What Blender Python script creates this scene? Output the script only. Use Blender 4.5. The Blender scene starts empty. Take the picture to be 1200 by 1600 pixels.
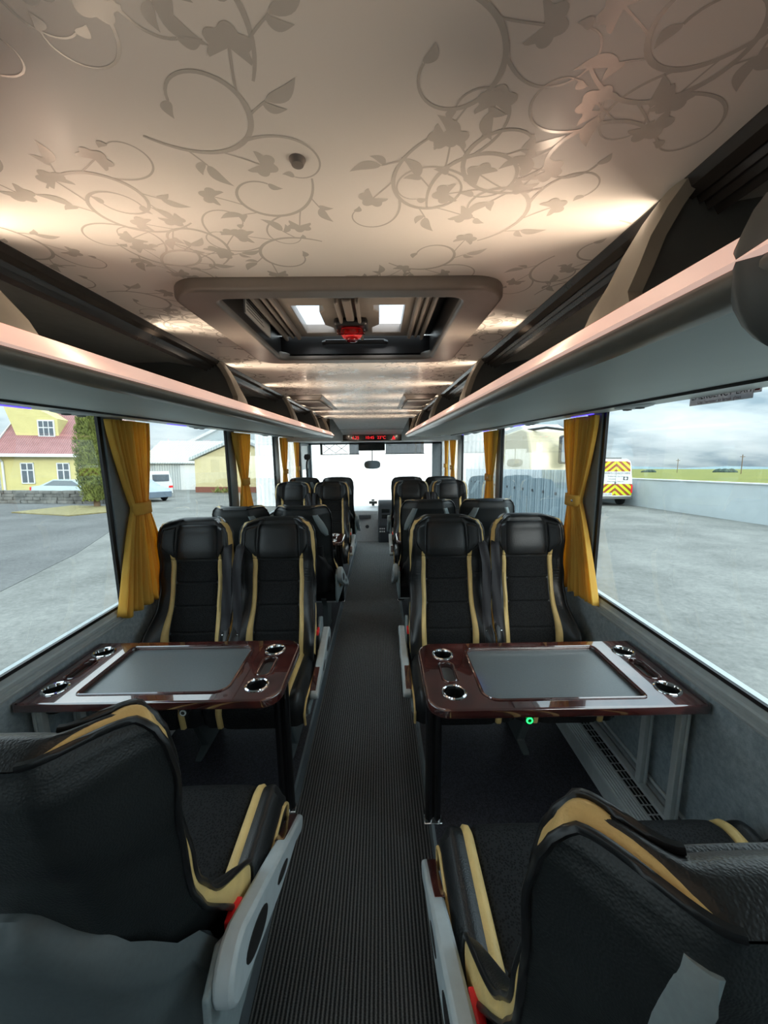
import bpy, bmesh, math, random
from math import sin, cos, pi, radians, sqrt, exp, atan, atan2
from mathutils import Vector, Matrix, Euler

SC = bpy.context.scene
COL = SC.collection
# ------------------------------------------------------------------ camera
cam_d = bpy.data.cameras.new('camera')
cam = bpy.data.objects.new('camera', cam_d)
COL.objects.link(cam)
cam_d.sensor_width = 36.0
cam_d.lens = 600.0 / 1600.0 * 36.0
cam_d.clip_start = 0.02
cam_d.clip_end = 2000
_pitch = atan(100 / 600)
_yaw = atan(6 / 600 * cos(_pitch))
cam.location = (0.105, 0.0, 1.65)
cam.rotation_euler = (Matrix.Rotation(-_yaw, 3, 'Z') @ Matrix.Rotation(pi / 2 - _pitch, 3, 'X') @ Matrix.Rotation(-0.012, 3, 'Z')).to_euler()
SC.camera = cam
# ------------------------------------------------------------------ exposure
SC.view_settings.view_transform = 'Standard'
SC.view_settings.look = 'None'
SC.view_settings.gamma = 1.0
SC.view_settings.use_curve_mapping = False
SC.view_settings.exposure = 0.0
SKY = 1.75           # overcast sky brightness
SUN = 3.7
STRIP = 1.25         # glow of the lit strips on the luggage racks
SPOT = 0.5          # watts of each warm rack lamp
# ------------------------------------------------------------------ world (overcast sky with broken cloud)
W = bpy.data.worlds.new('overcast_sky')
SC.world = W
W.use_nodes = True
wn, wl = W.node_tree.nodes, W.node_tree.links
wn.clear()
w_out = wn.new('ShaderNodeOutputWorld'); w_bg = wn.new('ShaderNodeBackground')
w_tc = wn.new('ShaderNodeTexCoord'); w_sep = wn.new('ShaderNodeSeparateXYZ')
wl.new(w_tc.outputs['Generated'], w_sep.inputs[0])
def wmath(op, a, b=None, clamp=False):
    n = wn.new('ShaderNodeMath'); n.operation = op; n.use_clamp = clamp
    for i, v in enumerate((a, b)):
        if v is None: continue
        if isinstance(v, (int, float)): n.inputs[i].default_value = v
        else: wl.new(v, n.inputs[i])
    return n.outputs[0]
zz = wmath('ADD', wmath('ADD', w_sep.outputs['Z'], wmath('MULTIPLY', w_sep.outputs['Y'], 0.0506)), wmath('MULTIPLY', w_sep.outputs['X'], 0.013))
zc = wmath('MAXIMUM', zz, 0.0)
den = wmath('ADD', zc, 0.22)
w_cmb = wn.new('ShaderNodeCombineXYZ')
wl.new(wmath('DIVIDE', w_sep.outputs['X'], den), w_cmb.inputs[0])
wl.new(wmath('DIVIDE', w_sep.outputs['Y'], den), w_cmb.inputs[1])
w_nz = wn.new('ShaderNodeTexNoise'); w_nz.inputs['Scale'].default_value = 1.5
w_nz.inputs['Detail'].default_value = 7; w_nz.inputs['Roughness'].default_value = 0.55
w_map = wn.new('ShaderNodeMapping'); w_map.inputs['Scale'].default_value = (0.8, 1.0, 1.0); w_map.inputs['Location'].default_value = (3.1, 1.7, 0)
wl.new(w_cmb.outputs[0], w_map.inputs[0]); wl.new(w_map.outputs[0], w_nz.inputs['Vector'])
w_rmp = wn.new('ShaderNodeValToRGB')
e = w_rmp.color_ramp.elements
e[0].position = 0.36; e[0].color = (0.33, 0.445, 0.52, 1)
e[1].position = 0.64; e[1].color = (0.86, 0.95, 0.97, 1)
_m = e.new(0.5); _m.color = (0.66, 0.77, 0.81, 1)
wl.new(w_nz.outputs[0], w_rmp.inputs[0])
w_gain = wmath('MULTIPLY', wmath('ADD', 0.76, wmath('MULTIPLY', zc, 3.8)), SKY)
wl.new(w_rmp.outputs[0], w_bg.inputs['Color'])
wl.new(w_gain, w_bg.inputs['Strength'])
wl.new(w_bg.outputs[0], w_out.inputs[0])
# ------------------------------------------------------------------ sun, veiled by cloud
sun_d = bpy.data.lights.new('veiled_sun', 'SUN')
sun_d.energy = SUN; sun_d.angle = radians(25); sun_d.color = (1.0, 0.96, 0.9)
sun = bpy.data.objects.new('veiled_sun', sun_d); COL.objects.link(sun)
sun.rotation_euler = (radians(63), 0, radians(14))
sun.location = (0, -5, 20)

# ================================================================== helpers
def gz(x, y): return -0.55 - 0.0506 * y - 0.013 * x
TILT = Vector((0, 0, 1)).rotation_difference(Vector((0.013, 0.0506, 1)).normalized()).to_matrix()
def lerp(a, b, t): return a + (b - a) * t
def sstep(a, b, x):
    t = max(0.0, min(1.0, (x - a) / (b - a))); return t * t * (3 - 2 * t)
def table(pts, x):
    if x <= pts[0][0]: return pts[0][1]
    for (xa, ya), (xb, yb) in zip(pts, pts[1:]):
        if x <= xb:
            t = (x - xa) / (xb - xa); t = t * t * (3 - 2 * t); return lerp(ya, yb, t)
    return pts[-1][1]

class MB:
    def __init__(s): s.v = []; s.f = []; s.m = []
    def add(s, vs, fs, mi=0):
        o = len(s.v); s.v += [tuple(v) for v in vs]
        for f in fs: s.f.append([i + o for i in f]); s.m.append(mi)
        return s
    def box(s, x0, x1, y0, y1, z0, z1, mi=0, mat=None):
        vs = [Vector((x, y, z)) for z in (z0, z1) for y in (y0, y1) for x in (x0, x1)]
        if mat is not None: vs = [mat @ v for v in vs]
        return s.add(vs, [(0, 2, 3, 1), (4, 5, 7, 6), (0, 1, 5, 4), (2, 6, 7, 3), (0, 4, 6, 2), (1, 3, 7, 5)], mi)
    def prism(s, poly, ax, a0, a1, mi=0):
        n = len(poly)
        def mk(p, a):
            return {'x': (a, p[0], p[1]), 'y': (p[0], a, p[1]), 'z': (p[0], p[1], a)}[ax]
        vs = [mk(p, a0) for p in poly] + [mk(p, a1) for p in poly]
        fs = [list(range(n))[::-1], list(range(n, 2 * n))]
        fs += [(i, (i + 1) % n, n + (i + 1) % n, n + i) for i in range(n)]
        return s.add(vs, fs, mi)
    def grid(s, rows, mi=0, closed_u=False, closed_v=False):
        nr, nc = len(rows), len(rows[0])
        vs = [p for r in rows for p in r]; fs = []
        for i in range(nr if closed_v else nr - 1):
            for j in range(nc if closed_u else nc - 1):
                a, b = i * nc + j, i * nc + (j + 1) % nc
                c, d = ((i + 1) % nr) * nc + (j + 1) % nc, ((i + 1) % nr) * nc + j
                fs.append((a, b, c, d))
        return s.add(vs, fs, mi)
    def tube(s, path, r, n=8, mi=0, closed=False, cap=True):
        P = [Vector(p) for p in path]; rows = []; N = len(P); up = None
        for i in range(N):
            a = P[(i - 1) % N] if (closed or i > 0) else P[i]
            b = P[(i + 1) % N] if (closed or i < N - 1) else P[i]
            t = (b - a).normalized() if (b - a).length > 1e-9 else Vector((0, 0, 1))
            if up is None:
                up = Vector((0, 0, 1)) if abs(t.z) < 0.9 else Vector((1, 0, 0))
            u = (up - t * up.dot(t))
            if u.length < 1e-6: u = t.orthogonal()
            u.normalize(); up = u; w = t.cross(u)
            rr = r[i] if isinstance(r, (list, tuple)) else r
            rows.append([P[i] + (u * cos(2 * pi * k / n) + w * sin(2 * pi * k / n)) * rr for k in range(n)])
        o = len(s.v)
        s.grid(rows, mi, closed_u=True, closed_v=closed)
        if cap and not closed:
            s.f.append([o + k for k in range(n)][::-1]); s.m.append(mi)
            s.f.append([o + (N - 1) * n + k for k in range(n)]); s.m.append(mi)
        return s
    def lathe(s, prof, c=(0, 0, 0), ax='z', n=24, mi=0):
        rows = []
        for k in range(n):
            a = 2 * pi * k / n; row = []
            for r, h in prof:
                p = {'z': (r * cos(a), r * sin(a), h), 'y': (r * cos(a), h, r * sin(a)), 'x': (h, r * cos(a), r * sin(a))}[ax]
                row.append((c[0] + p[0], c[1] + p[1], c[2] + p[2]))
            rows.append(row)
        return s.grid(rows, mi, closed_v=True)
    def xform(s, M):
        s.v = [tuple(M @ Vector(v)) for v in s.v]; return s
    def mesh(s, name, mats, smooth=35):
        me = bpy.data.meshes.new(name)
        me.from_pydata(s.v, [], s.f)
        for m in (mats if isinstance(mats, (list, tuple)) else [mats]): me.materials.append(m)
        if len(me.materials) > 1: me.polygons.foreach_set('material_index', s.m)
        bm = bmesh.new(); bm.from_mesh(me)
        bmesh.ops.remove_doubles(bm, verts=bm.verts, dist=1e-5)
        bmesh.ops.recalc_face_normals(bm, faces=bm.faces)
        bm.to_mesh(me); bm.free()
        if smooth:
            me.polygons.foreach_set('use_smooth', [True] * len(me.polygons))
            me.set_sharp_from_angle(angle=radians(smooth))
        me.update()
        return me
    def build(s, name, mats, parent=None, smooth=35, bevel=0, solid=0, loc=None):
        return link(name, s.mesh(name, mats, smooth), parent, bevel, solid, loc)

def link(name, me, parent=None, bevel=0, solid=0, loc=None):
    o = bpy.data.objects.new(name, me); COL.objects.link(o)
    if parent is not None: o.parent = parent
    if loc is not None: o.location = loc
    if solid:
        md = o.modifiers.new('solid', 'SOLIDIFY'); md.thickness = solid; md.offset = 0
    if bevel:
        md = o.modifiers.new('bevel', 'BEVEL'); md.width = bevel; md.segments = 2; md.limit_method = 'ANGLE'
    return o
def tag(o, label, cat, group=None, kind=None):
    o['label'] = label; o['category'] = cat
    if group: o['group'] = group
    if kind: o['kind'] = kind
    return o
def thing(name, label, cat, loc=(0, 0, 0), rz=0, group=None):
    o = bpy.data.objects.new(name, None); COL.objects.link(o)
    o.empty_display_size = 0.1
    o.location = loc; o.rotation_euler = (0, 0, rz)
    return tag(o, label, cat, group)
def outside(name, label, cat, x, y, rz=0, group=None):
    o = thing(name, label, cat, (x, y, gz(x, y)), 0, group)
    o.rotation_euler = (TILT @ Matrix.Rotation(rz, 3, 'Z')).to_euler()
    return o
def struct(o):
    o['kind'] = 'structure'; return o

def rrect(x0, x1, y0, y1, r, n=6):
    rs = r if isinstance(r, (list, tuple)) else (r, r, r, r)
    pts = []
    for (cx, cy, a0, rr) in ((x1 - rs[0], y1 - rs[0], 0, rs[0]), (x0 + rs[1], y1 - rs[1], 90, rs[1]), (x0 + rs[2], y0 + rs[2], 180, rs[2]), (x1 - rs[3], y0 + rs[3], 270, rs[3])):
        for k in range(n + 1):
            a = radians(a0 + 90 * k / n); pts.append((cx + rr * cos(a), cy + rr * sin(a)))
    return pts
def circ(cx, cy, r, n=28): return [(cx + r * cos(2 * pi * k / n), cy + r * sin(2 * pi * k / n)) for k in range(n)]

def plate_mesh(name, loops, z0, z1, mat, bevel=0.0):
    """flat plate with holes; outline is loops[0]"""
    cu = bpy.data.curves.new(name, 'CURVE'); cu.dimensions = '2D'; cu.fill_mode = 'BOTH'
    for lp in loops:
        sp = cu.splines.new('POLY'); sp.points.add(len(lp) - 1)
        for p, q in zip(sp.points, lp): p.co = (q[0], q[1], 0, 1)
        sp.use_cyclic_u = True
    cu.extrude = (z1 - z0) / 2 - bevel; cu.bevel_depth = bevel; cu.bevel_resolution = 3 if bevel else 0
    if bevel: cu.offset = -bevel
    o = bpy.data.objects.new(name, cu); COL.objects.link(o)
    dg = bpy.context.evaluated_depsgraph_get(); dg.update()
    me = bpy.data.meshes.new_from_object(o.evaluated_get(dg))
    bpy.data.objects.remove(o); bpy.data.curves.remove(cu)
    me.name = name
    me.transform(Matrix.Translation((0, 0, (z0 + z1) / 2)))
    me.materials.clear(); me.materials.append(mat)
    me.polygons.foreach_set('use_smooth', [True] * len(me.polygons))
    me.set_sharp_from_angle(angle=radians(40))
    return me
def text_mesh(name, s, size, mat, depth=0.0, align='CENTER'):
    cu = bpy.data.curves.new(name, 'FONT'); cu.body = s; cu.size = size; cu.align_x = align; cu.align_y = 'CENTER'; cu.extrude = depth
    o = bpy.data.objects.new(name, cu); COL.objects.link(o)
    dg = bpy.context.evaluated_depsgraph_get(); dg.update()
    me = bpy.data.meshes.new_from_object(o.evaluated_get(dg))
    bpy.data.objects.remove(o); bpy.data.curves.remove(cu)
    me.name = name; me.materials.clear(); me.materials.append(mat)
    return me

# ------------------------------------------------------------------ materials
class NT:
    def __init__(s, name):
        s.m = bpy.data.materials.new(name); s.m.use_nodes = True
        s.n = s.m.node_tree.nodes; s.l = s.m.node_tree.links
        s.b = s.n['Principled BSDF']; s.out = s.n['Material Output']
    def tc(s, kind='Object', scale=(1, 1, 1)):
        t = s.n.new('ShaderNodeTexCoord'); mp = s.n.new('ShaderNodeMapping'); mp.inputs['Scale'].default_value = scale
        s.l.new(t.outputs[kind], mp.inputs[0]); return mp.outputs[0]
    def noise(s, vec, scale, detail=3, rough=0.5):
        n = s.n.new('ShaderNodeTexNoise'); n.inputs['Scale'].default_value = scale
        n.inputs['Detail'].default_value = detail; n.inputs['Roughness'].default_value = rough
        s.l.new(vec, n.inputs['Vector']); return n.outputs[0]
    def voro(s, vec, scale, feat='F1', out='Distance'):
        n = s.n.new('ShaderNodeTexVoronoi'); n.feature = feat; n.inputs['Scale'].default_value = scale
        s.l.new(vec, n.inputs['Vector']); return n.outputs[out]
    def wave(s, vec, scale, axis='X', dist=0, prof='SIN'):
        n = s.n.new('ShaderNodeTexWave'); n.bands_direction = axis; n.inputs['Scale'].default_value = scale
        n.inputs['Distortion'].default_value = dist; n.wave_profile = prof
        s.l.new(vec, n.inputs['Vector']); return n.outputs[0]
    def ramp(s, f, stops):
        n = s.n.new('ShaderNodeValToRGB'); el = n.color_ramp.elements
        el[0].position, el[0].color = stops[0][0], (*stops[0][1], 1)
        el[1].position, el[1].color = stops[-1][0], (*stops[-1][1], 1)
        for p, c in stops[1:-1]: q = el.new(p); q.color = (*c, 1)
        s.l.new(f, n.inputs[0]); return n.outputs[0]
    def math(s, op, a, b=None):
        n = s.n.new('ShaderNodeMath'); n.operation = op
        for i, v in enumerate((a, b)):
            if v is None: continue
            if isinstance(v, (int, float)): n.inputs[i].default_value = v
            else: s.l.new(v, n.inputs[i])
        return n.outputs[0]
    def bump(s, h, strength=0.3, dist=0.01):
        n = s.n.new('ShaderNodeBump'); n.inputs['Strength'].default_value = strength; n.inputs['Distance'].default_value = dist
        s.l.new(h, n.inputs['Height']); s.l.new(n.outputs[0], s.b.inputs['Normal'])
    def col(s, o): s.l.new(o, s.b.inputs['Base Color'])
    def set(s, **k):
        for a, v in k.items():
            s.b.inputs[{'color': 'Base Color', 'rough': 'Roughness', 'metal': 'Metallic', 'coat': 'Coat Weight', 'coatr': 'Coat Roughness', 'spec': 'Specular IOR Level', 'sheen': 'Sheen Weight'}[a]].default_value = (*v, 1) if a == 'color' else v
        return s
def simple(name, color, rough=0.5, metal=0.0, var=0.06, scale=30, coat=0, bump=0, spec=0.5):
    t = NT(name).set(rough=rough, metal=metal, coat=coat, spec=spec)
    v = t.tc(); n = t.noise(v, scale, 4)
    t.col(t.ramp(n, [(0.3, tuple(max(0, c * (1 - var)) for c in color)), (0.7, tuple(min(1, c * (1 + var)) for c in color))]))
    if bump: t.bump(n, bump, 0.002)
    return t.m
def emit(name, color, strength):
    t = NT(name); t.set(color=color, rough=0.4)
    t.b.inputs['Emission Color'].default_value = (*color, 1); t.b.inputs['Emission Strength'].default_value = strength
    return t.m
def glass(name, tint, refl=0.0, rough=0.0, ior=1.52):
    m = bpy.data.materials.new(name); m.use_nodes = True; n = m.node_tree.nodes; l = m.node_tree.links
    n.clear(); out = n.new('ShaderNodeOutputMaterial'); tr = n.new('ShaderNodeBsdfTransparent'); gl = n.new('ShaderNodeBsdfGlossy')
    mx = n.new('ShaderNodeMixShader'); fr = n.new('ShaderNodeLayerWeight'); fr.inputs['Blend'].default_value = 0.5
    tr.inputs['Color'].default_value = (*tint, 1); gl.inputs['Roughness'].default_value = rough
    f0 = ((ior - 1) / (ior + 1)) ** 2
    pw = n.new('ShaderNodeMath'); pw.operation = 'POWER'; pw.inputs[1].default_value = 5.0; l.new(fr.outputs['Facing'], pw.inputs[0])
    sc_ = n.new('ShaderNodeMath'); sc_.operation = 'MULTIPLY'; sc_.inputs[1].default_value = 1 - f0; l.new(pw.outputs[0], sc_.inputs[0])
    ad = n.new('ShaderNodeMath'); ad.operation = 'ADD'; ad.inputs[1].default_value = refl + f0; ad.use_clamp = True
    l.new(sc_.outputs[0], ad.inputs[0]); l.new(ad.outputs[0], mx.inputs[0]); l.new(tr.outputs[0], mx.inputs[1]); l.new(gl.outputs[0], mx.inputs[2])
    l.new(mx.outputs[0], out.inputs[0]); return m

M = {}
def leather(name, color, rough=0.38):
    t = NT(name).set(rough=rough, color=color); v = t.tc()
    a = t.voro(v, 330, 'SMOOTH_F1'); b = t.noise(v, 60, 3)
    t.bump(t.math('ADD', a, t.math('MULTIPLY', b, 0.2)), 0.3, 0.002)
    t.col(t.ramp(t.noise(v, 14, 4), [(0.3, tuple(c * 0.9 for c in color)), (0.7, tuple(c * 1.12 for c in color))]))
    return t.m
M['leather'] = leather('black_leather', (0.013, 0.014, 0.015), 0.36)
M['back_leather'] = leather('black_back_leather', (0.014, 0.017, 0.018), 0.42)
M['gold'] = leather('gold_leather', (0.74, 0.53, 0.21), 0.5)
t = NT('perforated_black_fabric').set(rough=0.8, spec=0.2); v = t.tc()
dots = t.voro(v, 170)
t.col(t.ramp(dots, [(0.25, (0.004, 0.004, 0.0045)), (0.55, (0.016, 0.017, 0.018))])); t.bump(dots, 0.4, 0.002)
M['fabric'] = t.m
M['piping'] = simple('black_piping', (0.012, 0.012, 0.013), 0.3)
M['shell_plastic'] = simple('dark_slate_plastic', (0.085, 0.105, 0.11), 0.5, bump=0.1, scale=120)
M['sill'] = simple('ridged_sill', (0.44, 0.49, 0.50), 0.45)
M['grey_plastic'] = simple('grey_plastic', (0.24, 0.29, 0.30), 0.5, bump=0.1, scale=120)
M['mid_plastic'] = simple('silver_grey_plastic', (0.46, 0.52, 0.54), 0.42)
M['black_plastic'] = simple('black_plastic', (0.012, 0.012, 0.013), 0.35)
M['red'] = simple('red_plastic', (0.9, 0.025, 0.03), 0.35)
M['webbing'] = simple('black_webbing', (0.014, 0.013, 0.017), 0.6, scale=200)
t = NT('burl_wood_lacquer').set(rough=0.2, coat=1.0, coatr=0.025); v = t.tc(); t.b.inputs['Coat IOR'].default_value = 2.1
n1 = t.noise(v, 9, 6, 0.65); n2 = t.noise(v, 45, 5, 0.6)
t.col(t.ramp(t.math('ADD', t.math('MULTIPLY', n1, 0.65), t.math('MULTIPLY', n2, 0.35)), [(0.35, (0.018, 0.003, 0.003)), (0.5, (0.060, 0.011, 0.009)), (0.66, (0.14, 0.035, 0.025))]))
M['wood'] = t.m
M['table_mat'] = simple('grey_table_mat', (0.13, 0.145, 0.15), 0.36, bump=0.15, scale=220)
M['chrome'] = simple('chrome', (0.82, 0.83, 0.84), 0.08, 1.0, var=0.01)
M['steel'] = simple('brushed_metal', (0.62, 0.67, 0.68), 0.38, 0.15)
M['black_gloss'] = simple('gloss_black', (0.008, 0.008, 0.009), 0.12, coat=0.5)
M['cup'] = simple('cup_black', (0.01, 0.01, 0.01), 0.35)
# ribbed aisle carpet
t = NT('ribbed_carpet').set(rough=0.95, spec=0.1, sheen=0.7); t.b.inputs['Sheen Roughness'].default_value = 0.35; v = t.tc()
rib = t.wave(v, 24, 'X', 0.0); fz = t.noise(v, 260, 3, 0.7)
mixv = t.math('ADD', t.math('MULTIPLY', rib, 0.55), t.math('MULTIPLY', fz, 0.6))
t.col(t.ramp(mixv, [(0.3, (0.012, 0.012, 0.013)), (0.62, (0.075, 0.080, 0.081)), (0.95, (0.24, 0.25, 0.25))]))
t.bump(mixv, 0.9, 0.006); M['carpet'] = t.m
t = NT('speckled_dark_vinyl').set(rough=0.6); v = t.tc()
t.col(t.ramp(t.voro(v, 190, out='Color'), [(0.2, (0.016, 0.016, 0.020)), (0.9, (0.05, 0.05, 0.065))])); M['vinyl'] = t.m
t = NT('blue_grey_wall_felt').set(rough=0.95, spec=0.15); v = t.tc()
f1 = t.noise(v, 40, 5, 0.7); t.col(t.ramp(f1, [(0.3, (0.24, 0.30, 0.335)), (0.7, (0.42, 0.49, 0.53))])); t.bump(t.noise(v, 300, 2), 0.3, 0.002)
M['felt'] = t.m
M['rack'] = simple('rack_grey_panel', (0.46, 0.52, 0.515), 0.55, var=0.03, scale=3)
M['rack_strip'] = simple('rack_service_strip', (0.50, 0.55, 0.56), 0.35)
M['rack_dark'] = simple('rack_dark_lining', (0.48, 0.49, 0.465), 0.7)
M['rack_rail'] = simple('rack_bronze_rail', (0.20, 0.19, 0.17), 0.3, 0.3)
M['trim_black'] = simple('black_trim', (0.035, 0.03, 0.026), 0.25)
M['arm'] = simple('taupe_divider_plastic', (0.30, 0.27, 0.215), 0.4)
M['taupe'] = simple('taupe_hatch_plastic', (0.175, 0.155, 0.135), 0.38)
M['dark_grey'] = simple('dark_grey_plastic', (0.10, 0.105, 0.10), 0.5)
M['gasket'] = simple('black_rubber', (0.006, 0.006, 0.007), 0.4)
M['pillar'] = simple('slate_pillar', (0.17, 0.205, 0.225), 0.4)
M['light_grey'] = simple('pale_grey_panel', (0.78, 0.80, 0.81), 0.45)
M['dash_grey'] = simple('dash_grey', (0.66, 0.67, 0.69), 0.5)
M['dash_dark'] = simple('dash_dark', (0.05, 0.055, 0.065), 0.45)
M['white_paper'] = simple('white_paper', (0.62, 0.60, 0.56), 0.6)
t = NT('gold_satin_curtain').set(rough=0.62, sheen=0.3); v = t.tc()
t.col(t.ramp(t.noise(v, 12, 4), [(0.3, (0.90, 0.60, 0.10)), (0.7, (0.96, 0.71, 0.15))]))
_tl = t.n.new('ShaderNodeBsdfTranslucent'); _tl.inputs[0].default_value = (0.98, 0.66, 0.11, 1); _mx = t.n.new('ShaderNodeMixShader'); _mx.inputs[0].default_value = 0.5
t.l.new(t.b.outputs[0], _mx.inputs[1]); t.l.new(_tl.outputs[0], _mx.inputs[2]); t.l.new(_mx.outputs[0], t.out.inputs[0])
M['curtain'] = t.m
t = NT('pearl_ceiling').set(rough=0.42, spec=0.5, coat=0.12, coatr=0.2); v = t.tc()
t.col(t.ramp(t.noise(v, 3, 2), [(0.3, (0.68, 0.645, 0.59)), (0.7, (0.73, 0.695, 0.64))])); M['ceiling'] = t.m
t = NT('ceiling_scroll_print').set(rough=0.22, spec=0.6, metal=0.15); v = t.tc()
t.col(t.ramp(t.noise(v, 5, 2), [(0.3, (0.57, 0.54, 0.49)), (0.7, (0.61, 0.58, 0.53))])); M['print'] = t.m
M['side_glass'] = glass('tinted_side_glass', (0.80, 0.825, 0.83), 0.0, ior=1.5)
M['clear_glass'] = glass('windscreen_glass', (0.94, 0.96, 0.96))
M['lamp_glass'] = glass('smoke_glass', (0.30, 0.27, 0.24), 0.05, 0.1)
M['hatch_glass'] = glass('hatch_glass', (0.93, 0.94, 0.97), 0.0)
M['film'] = glass('sticker_film', (0.46, 0.42, 0.41), 0.0)
M['visor'] = glass('visor_tint', (0.33, 0.34, 0.35), 0.02)
M['red_clear'] = glass('red_clear_plastic', (0.55, 0.02, 0.03), 0.08)
M['led_red'] = emit('led_red', (1.0, 0.02, 0.03), 1.3)
M['led_green'] = emit('led_green', (0.02, 1.0, 0.15), 3)
M['led_blue'] = emit('led_blue', (0.10, 0.06, 1.0), 2.0)
M['strip'] = emit('rack_light_strip', (1.0, 0.66, 0.55), STRIP * 0.42)
M['strip_hot'] = emit('rack_lamp_lens', (1.0, 0.74, 0.48), STRIP * 4)

# ================================================================== the coach shell
WL, WR = -1.22, 1.24
ZW0, ZW1 = 0.87, 1.835       # window bottom / top
YB = -2.2                    # back of the coach
struct(MB().box(-0.31, 0.31, YB, 6.7, -0.12, 0.0).build('floor', M['carpet'], smooth=0))
struct(MB().box(WL, -0.31, YB, 6.35, -0.12, 0.10).build('floor', M['vinyl'], smooth=0))
struct(MB().box(0.31, WR, YB, 6.0, -0.12, 0.10).build('floor', M['vinyl'], smooth=0))
for x0, x1, y1 in ((-0.312, -0.300, 6.35), (0.300, 0.312, 6.0)):
    struct(MB().box(x0, x1, YB, y1, 0.0, 0.104).build('trim_1', M['pillar'], smooth=0))
struct(MB().box(WL, WR, 6.7, 7.6, -0.5, -0.45).build('floor', M['vinyl'], smooth=0))
struct(MB().box(WL, -0.31, 6.35, 7.6, -0.5, -0.40).build('floor', M['vinyl'], smooth=0))
for side, X in (('left', WL), ('right', WR)):
    s = -1 if side == 'left' else 1
    a, b = sorted((X, X + 0.05 * s))
    YE = 6.36 if s < 0 else 7.3
    struct(MB().box(a, b, YB, YE, -0.5, 0.80).build('wall_' + side, M['felt'], smooth=0))
    # window sill rail: ridged metal profile
    prof = [(0.05, 0.79), (-0.006, 0.79), (-0.010, 0.800), (-0.006, 0.806), (-0.014, 0.812), (-0.014, 0.822), (-0.009, 0.826), (-0.017, 0.832), (-0.017, 0.846), (-0.010, 0.852), (-0.004, 0.868), (0.012, 0.874), (0.05, 0.874)]
    mb = MB().prism([(X + p[0] * s, p[1]) for p in prof], 'y', YB, min(YE, 7.2))
    struct(mb.build('trim_2', M['sill'], smooth=20))
    struct(MB().box(*sorted((X, X + 0.05 * s)), YB, 7.3, ZW1 - 0.005, 2.17).build('wall_' + side, M['rack'], smooth=0))
    pil = [(-0.9, -0.75), (1.885, 2.02), (3.40, 3.56), (4.90, 5.10), (6.25, 6.36)] if s < 0 else [(-0.9, -0.75), (1.97, 2.10), (3.585, 3.72), (5.30, 5.58), (6.45, 6.55)]
    for y0, y1 in pil:
        struct(MB().box(*sorted((X - 0.012 * s, X + 0.0115 * s)), y0, y1, 0.86, 1.83).build('trim_3', M['pillar'], bevel=0.006))
    ys = [YB] + [q for p in pil for q in p] + ([] if s < 0 else [7.12])
    for k in range(0, len(ys) - 1, 2):
        y0, y1 = ys[k], ys[k + 1]
        fr = MB()
        g = 0.022
        xa, xb = sorted((X - 0.004 * s, X + 0.010 * s))
        fr.box(xa, xb, y0, y0 + g, ZW0, ZW1); fr.box(xa, xb, y1 - g, y1, ZW0, ZW1)
        fr.box(xa, xb, y0 + g, y1 - g, ZW0, ZW0 + 0.014); fr.box(xa, xb, y0 + g, y1 - g, ZW1 - 0.012, ZW1)
        wf = struct(fr.build('window_%d' % (k // 2 + 1), M['gasket'], smooth=0))
        MB().box(*sorted((X + 0.003 * s, X + 0.006 * s)), y0 + g, y1 - g, ZW0 + 0.014, ZW1 - 0.012).build('pane', M['side_glass'], wf, smooth=0)
struct(MB().box(WL, WR, YB - 0.06, YB, -0.1, 2.15).build('wall_back', M['felt'], smooth=0))
# roof slab above (hole left for the roof hatch)
HX0, HX1, HY0, HY1 = -0.285, 0.335, 0.87, 1.45
HY2 = 2.25
rf = MB()
rf.box(WL - 0.05, WR + 0.05, YB, HY0, 2.15, 2.19); rf.box(WL - 0.05, WR + 0.05, HY2, 7.35, 2.15, 2.19)
rf.box(WL - 0.05, HX0, HY0, HY2, 2.15, 2.19); rf.box(HX1, WR + 0.05, HY0, HY2, 2.15, 2.19)
struct(rf.build('ceiling', M['dark_grey'], smooth=0))
# patterned ceiling
ZC = 1.986
CW = 0.505
random.seed(11)
cb = MB()
def ceil_box(x0, x1, y0, y1): cb.box(x0, x1, y0, y1, ZC, ZC + 0.012)
ceil_box(-CW, CW, YB, HY0); ceil_box(-CW, CW, HY1, 4.58); ceil_box(-CW, HX0, HY0, HY1); ceil_box(HX1, CW, HY0, HY1)
def keep(x, y): return abs(x) < CW - 0.004 and -0.35 < y < 4.56 and not (HX0 - 0.02 < x < HX1 + 0.02 and HY0 - 0.02 < y < HY1 + 0.02)
zp = [ZC - 0.0012]
def put(poly):
    if all(keep(*p) for p in poly):
        cb.add([(x, y, zp[0]) for x, y in poly], [list(range(len(poly)))], 1)
def nextz(): zp[0] = ZC - 0.0002 - random.random() * 0.00025
def ribbon(pts, wf):
    nextz(); L = []
    for i, (x, y) in enumerate(pts):
        a = pts[max(0, i - 1)]; b = pts[min(len(pts) - 1, i + 1)]
        dx, dy = b[0] - a[0], b[1] - a[1]; d = sqrt(dx * dx + dy * dy) or 1
        w = wf(i / (len(pts) - 1)) / 2
        L.append(((x - dy / d * w, y + dx / d * w), (x + dy / d * w, y - dx / d * w)))
    for a, b in zip(L, L[1:]): put([a[0], b[0], b[1], a[1]])
def curve(p, th, ln, k0, k1, n=34):
    x, y = p; pts = [(x, y, th)]; ds = ln / n
    for i in range(n):
        th += lerp(k0, k1, i / n) * ds; x += cos(th) * ds; y += sin(th) * ds; pts.append((x, y, th))
    return pts
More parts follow.
